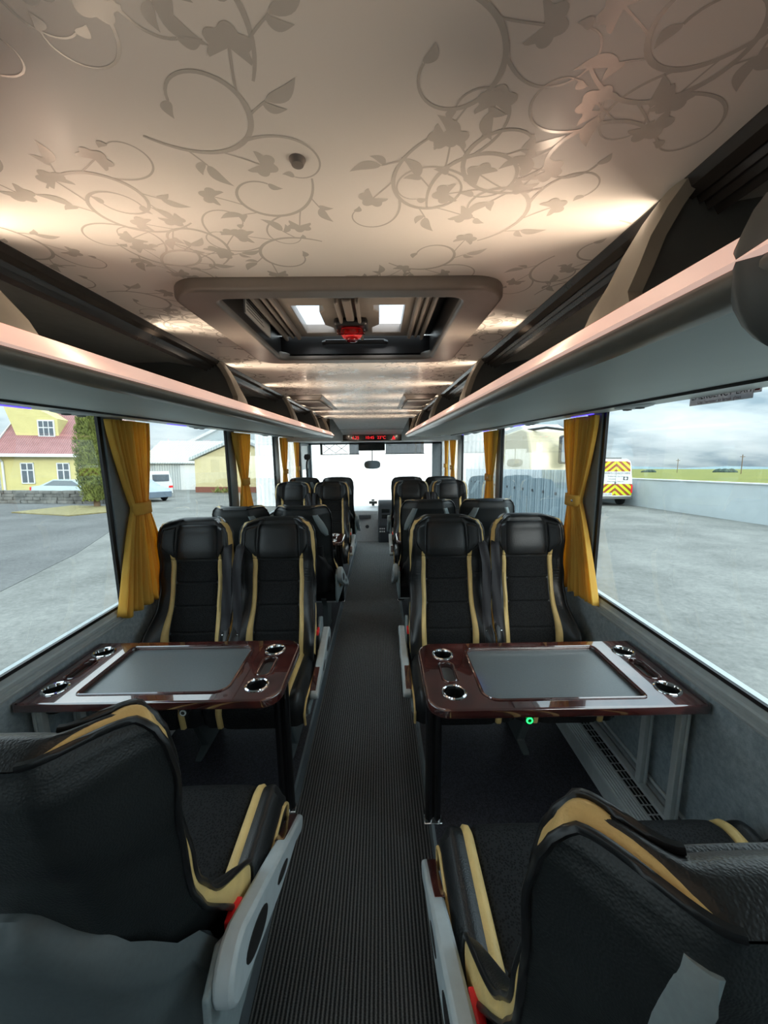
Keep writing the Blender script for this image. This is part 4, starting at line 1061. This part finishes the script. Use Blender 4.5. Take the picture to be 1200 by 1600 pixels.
def corrug(name, c0, c1, sc, axis):
    t = NT(name).set(rough=0.5); v = t.tc(); w_ = t.wave(v, sc, axis); t.col(t.ramp(w_, [(0.15, c0), (0.7, c1)])); t.bump(w_, 0.6, 0.03); return t.m
M['grey_tin'] = corrug('blue_grey_tin', (0.20, 0.27, 0.31), (0.33, 0.41, 0.45), 1.5, 'Y')
M['pale_tin'] = corrug('pale_grey_tin', (0.34, 0.385, 0.395), (0.48, 0.52, 0.52), 1.3, 'X')
M['white_tin'] = corrug('white_tin', (0.76, 0.78, 0.78), (0.88, 0.89, 0.89), 1.3, 'X')
M['stone'] = simple('grey_stone', (0.13, 0.13, 0.12), 0.95, var=0.45, scale=2.5)
M['silver_car'] = simple('silver_blue_paint', (0.50, 0.60, 0.62), 0.25, 0.2, coat=0.6)
M['blue_car'] = simple('blue_grey_paint', (0.20, 0.26, 0.33), 0.25, 0.3, coat=0.6)
M['white_van'] = simple('white_van_paint', (0.78, 0.79, 0.78), 0.3, coat=0.5)
M['cream_paint'] = simple('cream_lorry_paint', (0.56, 0.49, 0.33), 0.35, coat=0.3)
M['tyre'] = simple('tyre', (0.015, 0.015, 0.016), 0.8)
M['lime'] = simple('lime_reflective', (0.62, 0.72, 0.015), 0.4)
M['orange'] = simple('red_orange_reflective', (0.30, 0.055, 0.012), 0.4)
M['foliage'] = simple('conifer_foliage', (0.16, 0.19, 0.045), 0.9, var=0.5, scale=3)
M['bark'] = simple('bark', (0.15, 0.10, 0.06), 0.9)
# ground
def gp(x, y, dz=0): return (x, y, gz(x, y) + dz)
def gpatch(pts, dz, mat, name, thick=0.03):
    n = len(pts); mb = MB().add([gp(*p, dz) for p in pts] + [gp(*p, dz - thick) for p in pts], [list(range(n)), list(range(n, 2 * n))] + [(i, (i + 1) % n, n + (i + 1) % n, n + i) for i in range(n)])
    return mb.build(name, mat, smooth=0)
g = struct(gpatch([(-400, -120), (400, -120), (400, 900), (-400, 900)], 0, M['asphalt'], 'ground', 0.3)); g['label'] = 'pale asphalt yard all round the coach'
g = struct(gpatch([(-60, 4.0), (-5.2, 3.0), (-6.68, 6.59), (-7.11, 7.85), (-7.72, 9.67), (-9.18, 12.93), (-12.5, 19.1), (-15, 23.5), (-60, 24)], 0.008, M['gravel'], 'ground', 0.012))
g = struct(gpatch([(15.6, -120), (700, -120), (700, 1500), (16.2, 1500)], 0.95, M['field'], 'ground', 0.9))

# low wall on the right
lw = outside('boundary_wall', 'long low pale rendered wall along the field on the right', 'wall', 15.2, 15)
MB().box(-0.15, 0.15, -40, 11.5, 0, 1.55).build('wall_face', M['render_wall'], lw, smooth=0)
MB().box(-0.2, 0.2, -40, 11.5, 1.55, 1.60).build('coping', M['white_paint'], lw, smooth=0)
for i, (x, y, r_, lb_) in enumerate(((100, 110, 1.75, 'dark round bush on the horizon in the field on the right'), (77, 110, 1.35, 'dark hedge clump on the horizon just right of the chevron van'))):
    b = outside('field_bush', lb_, 'bush', x, y)
    random.seed(i + 3); mb = MB()
    for k in range(16):
        cx, cy, rr = random.uniform(-1.4, 1.4) * r_, random.uniform(-.6, .6) * r_, r_ * random.uniform(.35, .6)
        mb.lathe([(0, -rr * .3), (rr * .95, -rr * .2), (rr, 0.25 * rr), (rr * .6, rr * .8), (0, rr)], (cx, cy, 0.75 + rr * .35), n=10)
    mb.build('bush_foliage', simple('dark_hedge%d' % i, (0.035, 0.06, 0.045), 0.9, var=0.4, scale=1), b)
hl = MB(); random.seed(5); N_H = 60
hh = [2.2 + 1.1 * sin(k * .35) + random.uniform(-.3, .3) for k in range(N_H + 1)]
xs_ = [20 + 420 * k / N_H for k in range(N_H + 1)]
hl.grid([[(x, 420, gz(x, 420) - 1) for x in xs_], [(x, 425, gz(x, 425) + h) for x, h in zip(xs_, hh)], [(x, 470, gz(x, 470) + h + 1.0) for x, h in zip(xs_, hh)]])
hl.build('hills', simple('far_hills', (0.16, 0.23, 0.25), 0.9), smooth=60)
bpy.data.objects['hills']['kind'] = 'structure'
for x, y, h, lb_ in ((76, 80, 5.0, 'thin wooden pole in the field, right of the dark bush'), (78, 100, 4.6, 'thin wooden pole in the field, between the van and the dark bush')):
    p = outside('field_pole', lb_, 'pole', x, y); MB().tube([(0, 0, 0.8), (0, 0, h)], 0.07, 8).build('post', M['bark'], p); MB().box(-0.5, 0.5, -0.05, 0.05, h - 0.5, h - 0.4).build('crossarm', M['bark'], p, smooth=0)

# recovery van seen from behind
def wheel(mb, x, y, r, w): mb.lathe([(0, -w / 2), (r * .6, -w / 2), (r * .95, -w / 2), (r, -w * .3), (r, w * .3), (r * .95, w / 2), (0, w / 2)], (x, y, r), ax='x', n=20)
vn = outside('recovery_van', 'high van seen from behind with yellow and red chevrons, parked by the low wall', 'van', 13.72, 22.0, radians(-1))
VW = 0.98; VH = 2.72
sec = [(-VW, 0.45), (-VW - .03, 0.9), (-VW - .02, 1.35), (-VW + .10, 2.3), (-VW + .16, 2.58), (-VW + .36, VH), (VW - .36, VH), (VW - .16, 2.58), (VW - .10, 2.3), (VW + .02, 1.35), (VW + .03, 0.9), (VW, 0.45)]
MB().prism(sec, 'y', 0.0, 4.8).build('body', M['white_van'], vn, bevel=0.03)
# chevron boards: strips clipped to the doors' outline
def clip(poly, f):
    out = []
    for i in range(len(poly)):
        a, b = poly[i], poly[(i + 1) % len(poly)]; fa, fb = f(a), f(b)
        if fa >= 0: out.append(a)
        if fa * fb < 0: tq = fa / (fa - fb); out.append((a[0] + (b[0] - a[0]) * tq, a[1] + (b[1] - a[1]) * tq))
    return out
def chev(region, zc, name):
    ml, mo = MB(), MB()
    for sgn in (-1, 1):
        half_ = clip(region, lambda p: p[0] * sgn)
        if len(half_) < 3: continue
        for k in range(-12, 14):
            lo, hi = k * 0.17, (k + 1) * 0.17
            q = clip(half_, lambda p: (p[1] - zc + abs(p[0]) * 0.85) - lo); q = clip(q, lambda p: hi - (p[1] - zc + abs(p[0]) * 0.85)) if len(q) > 2 else []
            if len(q) > 2: (ml if k % 2 else mo).prism(q, 'y', -0.012, -0.001)
    a = ml.build(name, M['lime'], vn, smooth=0)
    mo.build('red_chevron', M['orange'], vn, smooth=0)
up = [(-VW + .14, 2.0), (VW - .14, 2.0), (VW - .20, 2.5), (VW - .36, 2.58), (-VW + .36, 2.58), (-VW + .20, 2.5)]
dn = [(-VW + .0, 0.62), (VW - .0, 0.62), (VW + .0, 1.28), (-VW - .0, 1.28)]
chev(up, 2.3, 'lime_chevron'); chev(dn, 0.9, 'lime_chevron')
MB().prism([(-VW + .07, 1.28), (VW - .07, 1.28), (VW - .16, 1.98), (-VW + .16, 1.98)], 'y', -0.014, -0.002).build('white_door_panel', M['white_paint'], vn, smooth=0)
MB().box(-0.008, 0.008, -0.016, -0.002, 0.62, 2.58).build('door_gap', M['dark_grey'], vn, smooth=0)
for s_, z, sz, wd_ in (("ERWIN'S COACH HIRE", 1.89, 0.165, 0), ('Wedding Hire - Day Tours', 1.72, 0.085, 0), ('School Runs', 1.56, 0.08, -0.2), ('Airport Transfers - Private Hire', 1.42, 0.075, 0)):
    o = link('lettering', text_mesh('lettering', s_, sz, M['dash_dark'], 0.002), vn, loc=(wd_, -0.017, z)); o.rotation_euler = (pi / 2, 0, 0)
em = MB(); em.box(0.44, 0.72, -0.0175, -0.0145, 1.50, 1.70); em.build('emblem', M['dash_dark'], vn, smooth=0)
MB().lathe([(0, -0.0195), (0.075, -0.0195), (0.075, -0.017), (0, -0.017)], (0.58, 0, 1.60), ax='y', n=16).build('emblem_disc', M['white_paint'], vn, smooth=0)
MB().box(-0.05, 0.03, -0.04, -0.002, 1.30, 1.38).build('door_handle', M['black_plastic'], vn, bevel=0.01)
MB().box(-VW - .04, VW + .04, -0.10, 0.05, 0.40, 0.56).build('bumper', M['dark_grey'], vn, bevel=0.03)
pl_ = MB().box(-0.80, -0.16, -0.03, -0.0145, 0.60, 0.76).build('number_plate', M['white_paint'], vn, smooth=0)
o = link('plate_characters', text_mesh('plate_characters', '172-G-1404', 0.12, M['dash_dark'], 0.001), pl_, loc=(-0.48, -0.032, 0.68)); o.rotation_euler = (pi / 2, 0, 0)
for s in (-1, 1):
    MB().box(*sorted((s * (VW - .06), s * (VW + .035))), -0.025, 0.0, 0.75, 1.22).build('tail_light', M['red'], vn, bevel=0.01)
lb2 = MB(); lb2.box(-0.5, 0.5, 0.35, 0.65, VH, VH + 0.09); lb2.build('roof_bar', M['dark_grey'], vn, bevel=0.02)
for s in (-1, 1):
    for y in (0.9, 3.9):
        q = MB(); wheel(q, s * (VW - .1), y, 0.36, 0.24); q.build('wheel', M['tyre'], vn)

# shed on the right, with added fence and solid vehicle for a window reflection
fc = outside('added_fence', 'blue grey corrugated fence added to edge the reflected vehicle beyond the right windows', 'fence', 5.0, 18)  # added fence; its top cuts off the lower half of the reflected vehicle
mb = MB(); rows = []
for k in range(321):
    y = -8.6 + 12.2 * k / 320; xx = 0.03 * (1 if (k % 4) in (1, 2) else -1)
    rows.append([(xx, y, 0.0), (xx, y, 2.15)])
mb.grid(rows); mb.build('sheeting', M['grey_tin'], fc, smooth=0, solid=0.01)
fx = MB()
for k in range(15): fx.box(-0.06, -0.035, -8.4 + k * 0.82, -8.32 + k * 0.82, 1.45, 1.53)
fx.build('fixings', M['dash_dark'], fc, smooth=0)
lr = outside('reflected_lorry', 'cream vehicle built solid in place of a window reflection, its long mirror near the gold curtain', 'reflected_lorry', 7.0, 18.0, radians(0))  # solid vehicle stands in for one reflected in the right window glass
MB().prism([(-3.4, 0.7), (3.2, 0.7), (3.2, 3.5), (2.7, 3.65), (-2.3, 3.8), (-2.9, 3.65), (-3.35, 2.6)], 'x', -1.15, 1.0).build('cab_body', M['cream_paint'], lr, bevel=0.08)
MB().prism([(-2.2, 3.75), (2.4, 3.6), (2.0, 3.95), (-1.4, 4.05)], 'x', -0.9, 0.8).build('wind_deflector', M['white_paint'], lr, bevel=0.06)
for y0, y1, z0, z1, nm, mt in ((1.3, 2.3, 1.9, 2.8, 'side_window', 'dark_window'), (-0.3, 0.2, 2.35, 2.75, 'warning_label', 'lime')):
    MB().box(-1.175, -1.14, y0, y1, z0, z1).build(nm, M['cream_wall'] if nm == 'warning_label' else M[mt], lr, bevel=0.02)
mb = MB(); mb.tube([(-1.0, -2.6, 3.7), (-0.6, -3.4, 3.72), (-0.05, -3.75, 3.6), (0.0, -3.75, 3.3)], 0.05, 8); mb.build('mirror_arm', M['black_plastic'], lr)
MB().prism(rrect(-0.22, 0.24, 2.35, 3.40, 0.09, 4), 'y', -3.82, -3.62).build('mirror_housing', M['dash_dark'], lr, bevel=0.03)
MB().prism(rrect(-0.18, 0.20, 2.42, 3.33, 0.06, 4), 'y', -3.828, -3.821).build('mirror_glass', M['chrome'], lr, smooth=0)
for y in (-2.2, 2.0):
    for s in (-1, 1):
        q = MB(); wheel(q, s * 1.0, y, 0.5, 0.3); q.build('wheel', M['tyre'], lr)
sh = outside('corrugated_shed', 'tall blue grey corrugated shed behind the reflected cream vehicle on the right', 'shed', 9.5, 31)
MB().prism([(-0.5, 0), (1.6, 0), (1.6, 5.4), (0.5, 6.2), (-0.5, 6.0)], 'y', -7, 16).build('shed_walls', M['grey_tin'], sh, smooth=0)
# white shed straight ahead
ws_ = outside('white_shed', 'large white corrugated shed straight ahead beyond the windscreen', 'shed', 0.0, 22)
MB().prism([(-7.0, 0), (7.5, 0), (7.5, 5.2), (0, 7.0), (-7.0, 5.2)], 'y', 0, 12).build('shed_walls', M['white_tin'], ws_, smooth=0)
dots_ = MB()
for k in range(30): dots_.box(-6.8 + k * 0.48, -6.72 + k * 0.48, -0.012, 0, 2.05, 2.12)
dots_.build('fixings', M['rack_strip'], ws_, smooth=0)

# windows for the buildings
def win(parent, x, z, w, h, y=-0.0, nv=1, nh=1, fr=None):
    f = MB(); b = 0.07
    f.box(x - w / 2, x + w / 2, y - 0.06, y + 0.02, z, z + b); f.box(x - w / 2, x + w / 2, y - 0.06, y + 0.02, z + h - b, z + h)
    f.box(x - w / 2, x - w / 2 + b, y - 0.06, y + 0.02, z, z + h); f.box(x + w / 2 - b, x + w / 2, y - 0.06, y + 0.02, z, z + h)
    for k in range(nv): xx = x - w / 2 + w * (k + 1) / (nv + 1); f.box(xx - b / 2, xx + b / 2, y - 0.055, y, z, z + h)
    f.box(x - w / 2, x + w / 2, y - 0.055, y, z + h * 0.62, z + h * 0.62 + b)
    o = f.build('window_frame', M['white_paint'], parent, smooth=0)
    MB().box(x - w / 2 + .02, x + w / 2 - .02, y - 0.03, y - 0.01, z + .02, z + h - .02).build('window_pane', M['dark_window'], o, smooth=0)
# yellow house
hs = outside('yellow_house', 'yellow house with red roof, dormer and white windows at far left', 'house', -26.9, 27.6, radians(9))
EV = 3.30
MB().prism([(-7.5, 0), (0, 0), (0, EV), (-3.75, EV + 3.6), (-7.5, EV)][::-1], 'x', 0, 5.1).xform(Matrix.Rotation(0, 4, 'X')).build('house_walls', M['yellow_wall'], hs, smooth=0)
for o in [hs.children[0]]: o.data.transform(Matrix.Translation((0, 7.5, 0)))
rfm = MB()
for (ya, za, yb, zb_) in ((-0.35, EV - 0.28, 3.75, EV + 3.68), (7.85, EV - 0.28, 3.75, EV + 3.68)):
    rfm.add([(-0.3, ya, za), (5.4, ya, za), (3.9, yb, zb_), (-0.3, yb, zb_), (-0.3, ya, za + .14), (5.4, ya, za + .14), (3.9, yb, zb_ + .14), (-0.3, yb, zb_ + .14)], [(0, 1, 2, 3), (4, 7, 6, 5), (0, 4, 5, 1), (1, 5, 6, 2), (2, 6, 7, 3), (3, 7, 4, 0)])
rfm.add([(5.4, -0.35, EV - .28), (5.4, 7.85, EV - .28), (3.9, 3.75, EV + 3.68), (5.4, -0.35, EV - .14), (5.4, 7.85, EV - .14), (3.9, 3.75, EV + 3.82)], [(0, 1, 2), (3, 5, 4), (0, 3, 4, 1), (1, 4, 5, 2), (2, 5, 3, 0)])
rfm.build('red_roof', M['red_roof'], hs, smooth=0)
gt = MB(); gt.box(-0.35, 5.4, -0.48, -0.30, EV - 0.34, EV - 0.12); gt.tube([(0.25, -0.38, EV - 0.2), (0.25, -0.38, EV - 0.45), (0.25, -0.06, EV - 0.7), (0.25, -0.06, 0)], 0.07, 8)
gt.add([(-0.36, -0.4, EV - .3), (-0.3, -0.4, EV - .3), (-0.3, 3.75, EV + 3.6), (-0.36, 3.75, EV + 3.6), (-0.36, -0.4, EV - .05), (-0.3, -0.4, EV - .05), (-0.3, 3.75, EV + 3.9), (-0.36, 3.75, EV + 3.9)], [(0, 1, 2, 3), (4, 7, 6, 5), (0, 4, 5, 1), (1, 5, 6, 2), (2, 6, 7, 3), (3, 7, 4, 0)])
gt.build('gutter', M['white_paint'], hs, smooth=0)
for x in (1.75, 4.05): win(hs, x, 1.05, 0.85, 1.5)
dm = MB().prism([(0.6, EV + 1.0), (3.3, EV + 1.0), (3.3, EV + 2.5), (0.6, EV + 4.0), (-0.3, EV + 4.0)], 'y', 1.1, 4.6); dmo = dm.build('dormer', M['yellow_wall'], hs, smooth=0)
f = MB(); f.box(2.0, 3.1, 1.02, 1.1, EV + 1.15, EV + 2.4); f.build('dormer_window_frame', M['white_paint'], dmo, smooth=0)
f = MB()
for k in range(3): f.box(2.09 + k * 0.33, 2.35 + k * 0.33, 1.0, 1.05, EV + 1.25, EV + 1.8); f.box(2.09 + k * 0.33, 2.35 + k * 0.33, 1.0, 1.05, EV + 1.88, EV + 2.3)
f.build('dormer_panes', M['dark_window'], dmo, smooth=0)
# tiled house behind
h2 = outside('tiled_house', 'tiled roof house rising behind the yellow house, left of the conifer', 'house', -33.2, 41, 0)
MB().box(-4, 5, 0, 6, 0, 4.4).build('house_walls', M['cream_wall'], h2, smooth=0)
MB().prism([(-0.5, 4.2), (6.5, 4.2), (3, 8.5)], 'x', -4.4, 5.4).build('tiled_roof', M['tile_roof'], h2, smooth=0)
# stone wall
sw = outside('stone_wall', 'low dry stone wall in front of the yellow house', 'wall', -20.5, 23.8, radians(-4))
random.seed(8); mb = MB()
for row in range(4):
    x = -12.0
    while x < 4.2:
        w = random.uniform(0.35, 0.9); h = 0.21
        z = row * 0.2; j = random.uniform(-.04, .04)
        vs = []
        mb.box(x, x + w - 0.02, -0.18 + j, 0.22 + j, z, z + h * random.uniform(.85, 1.0)); x += w
mb.box(-12, 4.2, -0.10, 0.15, 0, 0.75); mb.build('stones', M['stone'], sw, smooth=0, bevel=0.03)
g = struct(gpatch([(-17.8, 18.6), (-14.0, 17.3), (-12.8, 19.4), (-13.6, 21.4), (-17.5, 21.9)], 0.06, M['dry_grass'], 'ground', 0.05))
# conifer
cf = outside('conifer', 'tall narrow conifer beside the near left gold curtain', 'tree', -15.7, 21.4)
MB().tube([(0, 0, 0), (0.02, 0, 1.2), (0, 0.05, 4.5)], [0.16, 0.13, 0.05], 8).build('trunk', M['bark'], cf)
random.seed(21); mb = MB()
for k in range(5200):
    z = 0.35 + 5.2 * random.random() ** 0.9; rmax = 0.78 * (1 - 0.45 * max(0, (z - 2.5) / 3.2) ** 2) * (0.75 + 0.25 * sstep(.3, 1.4, z)); a = random.uniform(0, 2 * pi)
    rr = rmax * (0.65 + 0.35 * random.random()) * (1 + .12 * sin(a * 5 + z * 2.3)); x, y = rr * cos(a), rr * sin(a)
    L = random.uniform(.10, .22); w = 0.04
    d = Vector((cos(a) * 0.5, sin(a) * 0.5, 1)).normalized(); sd = Vector((-sin(a), cos(a), random.uniform(-.4, .4))) * w
    p = Vector((x, y, z)); mb.add([p - sd, p + d * L * .5 - sd * 1.1 + Vector((cos(a), sin(a), 0)) * .03, p + d * L, p + d * L * .5 + sd * 1.1 + Vector((cos(a), sin(a), 0)) * .03, p + sd], [(0, 1, 2, 3, 4)])
mb.lathe([(0.0, 0.35), (0.5, 0.5), (0.58, 2.5), (0.5, 3.8), (0.3, 5.0), (0, 5.4)], n=14)
mb.build('foliage', M['foliage'], cf, smooth=0)
# cars
def car(name, label, x, y, rz, paint, kind):
    c = outside(name, label, 'van' if kind == 'van' else 'car', x, y, rz)
    if kind == 'van':
        pf = [(-2.2, 0.3), (2.3, 0.3), (2.35, 0.9), (1.7, 1.1), (1.0, 1.85), (-2.15, 1.95), (-2.25, 1.0)]; gl = [(1.45, 1.12), (0.98, 1.72), (0.2, 1.75), (0.2, 1.12)]; W_ = 0.9
    else:
        pf = [(-2.1, 0.28), (2.15, 0.28), (2.2, 0.65), (1.95, 0.82), (1.0, 0.95), (0.3, 1.38), (-0.9, 1.42), (-1.65, 1.02), (-2.12, 0.95), (-2.18, 0.6)]; gl = [(0.85, 0.97), (0.25, 1.32), (-0.88, 1.35), (-1.4, 1.02)]; W_ = 0.86
    n = len(pf); zm = max(p[1] for p in pf)
    rows = []
    for sx, k_ in ((-1.0, 0.0), (-0.96, 1.0), (0.96, 1.0), (1.0, 0.0)):
        rows.append([(p[0] * (0.985 if k_ == 0 else 1), sx * (W_ - 0.22 * max(0, (p[1] - 0.95) / max(.1, zm - .95))), p[1]) for p in pf])
    mb = MB().grid(rows, closed_u=True); mb.add(rows[0], [list(range(n))]); mb.add(rows[-1], [list(range(n))])
    mb.build('body', paint, c, smooth=30)
    for s in (-1, 1):
        wy = lambda p: s * (W_ - 0.22 * max(0, (p[1] - 0.95) / max(.1, zm - .95)))
        q = MB().add([(p[0], wy(p) + s * 0.012, p[1]) for p in gl] + [(p[0], wy(p) - s * 0.02, p[1]) for p in gl], [[0, 1, 2, 3], [4, 5, 6, 7]] + [[i, (i + 1) % 4, 4 + (i + 1) % 4, 4 + i] for i in range(4)]); q.build('side_window', M['dark_window'], c, smooth=0)
        MB().box(-2.24, -2.16, *sorted((s * 0.55, s * (W_ - .02))), 0.7, 0.92).build('tail_light', M['red'], c, bevel=0.01)
        for xx in (-1.35, 1.4):
            q = MB(); q.lathe([(0, -.1), (.19, -.1), (.3, -.09), (.32, -.05), (.32, .05), (.3, .09), (0, .1)], (xx, s * (W_ - .1), .32), ax='y', n=20); wq = q.build('wheel', M['tyre'], c)
    if kind == 'van':
        MB().box(-2.262, -2.2, -0.6, 0.6, 1.2, 1.7).build('rear_window', M['dark_window'], c, bevel=0.01)
    return c
car('silver_car', 'pale silver car parked behind the stone wall, in front of the yellow house', -21.0, 26.7, radians(8), M['silver_car'], 'car')
car('white_van', 'white van parked by the pale corrugated building, just right of the near left curtain', -18.0, 29.6, radians(150), M['white_van'], 'van').rotation_euler = (TILT @ Matrix.Rotation(radians(150), 3, 'Z')).to_euler()
car('blue_grey_car', 'blue grey car in front of the white van on the left', -16.1, 26.0, radians(-30), M['blue_car'], 'car')
# pale corrugated building and yellow building on the left
pb = outside('pale_building', 'pale corrugated building with a white door, behind the white van', 'building', -23.5, 38.5, radians(2))
MB().box(0, 6.4, 0, 4.6, 0, 2.75).build('building_walls', M['pale_tin'], pb, smooth=0)
MB().add([(-0.2, -0.35, 2.6), (6.6, -0.35, 2.6), (6.6, 4.2, 5.0), (-0.2, 4.2, 5.0), (-0.2, -0.35, 2.7), (6.6, -0.35, 2.7), (6.6, 4.2, 5.12), (-0.2, 4.2, 5.12)], [(0, 1, 2, 3), (4, 7, 6, 5), (0, 4, 5, 1), (1, 5, 6, 2), (2, 6, 7, 3), (3, 7, 4, 0)]).build('tin_roof', M['pale_tin'], pb, smooth=0)
MB().box(3.7, 5.4, -0.05, 0.05, 0, 2.45).build('door', M['white_paint'], pb, smooth=0)
MB().box(5.5, 6.1, -0.04, 0.04, 0.15, 2.45).build('side_light', M['dark_window'], pb, smooth=0)
bs = outside('reflected_grey_shed', 'large grey gabled shed built solid for a window reflection, behind the pale building on the left', 'shed', -17.5, 50, 0)  # solid shed added where a gable shows as a reflection in the glass
MB().prism([(-8, 0), (11, 0), (11, 4.6), (1.5, 9.2), (-8, 4.6)], 'y', 0, 14).build('shed_walls', simple('dull_grey_cladding', (0.42, 0.48, 0.50), 0.7), bs, smooth=0)
q = MB(); q.add([(-8.3, -0.2, 4.5), (1.5, -0.2, 9.25), (1.5, -0.2, 9.6), (-8.3, -0.2, 4.9), (-8.3, 0, 4.5), (1.5, 0, 9.25), (1.5, 0, 9.6), (-8.3, 0, 4.9)], [(0, 1, 2, 3), (4, 7, 6, 5), (0, 4, 5, 1), (1, 5, 6, 2), (2, 6, 7, 3), (3, 7, 4, 0)])
q.add([(11.3, -0.2, 4.5), (1.5, -0.2, 9.25), (1.5, -0.2, 9.6), (11.3, -0.2, 4.9), (11.3, 0, 4.5), (1.5, 0, 9.25), (1.5, 0, 9.6), (11.3, 0, 4.9)], [(0, 1, 2, 3), (4, 7, 6, 5), (0, 4, 5, 1), (1, 5, 6, 2), (2, 6, 7, 3), (3, 7, 4, 0)])
q.build('white_verge', M['white_paint'], bs, smooth=0)
yb_ = outside('cream_building', 'long cream building with red brown base and low gable, seen through the second left window', 'building', -16.4, 34.5, radians(-2))
MB().prism([(0, 0), (8.4, 0), (8.4, 2.9), (4.0, 4.6), (0, 2.9)], 'y', 0, 8).build('building_walls', M['cream_wall'], yb_, smooth=0)
MB().box(-0.03, 8.43, -0.04, 0.0, 0, 0.5).build('brown_base', M['brown_base'], yb_, smooth=0)
q = MB()
for xa_, za_, xb_, zb_ in ((-0.4, 2.8, 4.0, 4.65), (8.8, 2.8, 4.0, 4.65)):
    q.add([(xa_, -0.3, za_), (xb_, -0.3, zb_), (xb_, 8.2, zb_), (xa_, 8.2, za_), (xa_, -0.3, za_ + .25), (xb_, -0.3, zb_ + .25), (xb_, 8.2, zb_ + .25), (xa_, 8.2, za_ + .25)], [(0, 1, 2, 3), (4, 7, 6, 5), (0, 4, 5, 1), (1, 5, 6, 2), (2, 6, 7, 3), (3, 7, 4, 0)])
q.build('tin_roof', M['pale_tin'], yb_, smooth=0)
random.seed(4)
for k, (dx, lb_) in enumerate(((2.6, 'low dark plant against the cream building, left of the second curtain'), (6.8, 'low dark plant against the cream building, right of the second curtain'))):
    c, s_ = cos(radians(-3)), sin(radians(-3)); p = outside('low_plant', lb_, 'plant', -16.2 + c * dx, 34.5 + s_ * dx - 0.7); mb = MB()
    for j in range(60):
        a = random.uniform(0, 2 * pi); L = random.uniform(.3, .75); d = Vector((cos(a) * .8, sin(a) * .5, 1)).normalized() * L; b = Vector((random.uniform(-.8, .8), random.uniform(-.2, .2), 0)); sd = Vector((-sin(a), cos(a), 0)) * .06
        mb.add([b - sd * .4, b + d * .5 - sd, b + d, b + d * .5 + sd], [(0, 1, 2, 3)])
    mb.build('leaves', M['foliage'], p, smooth=0)
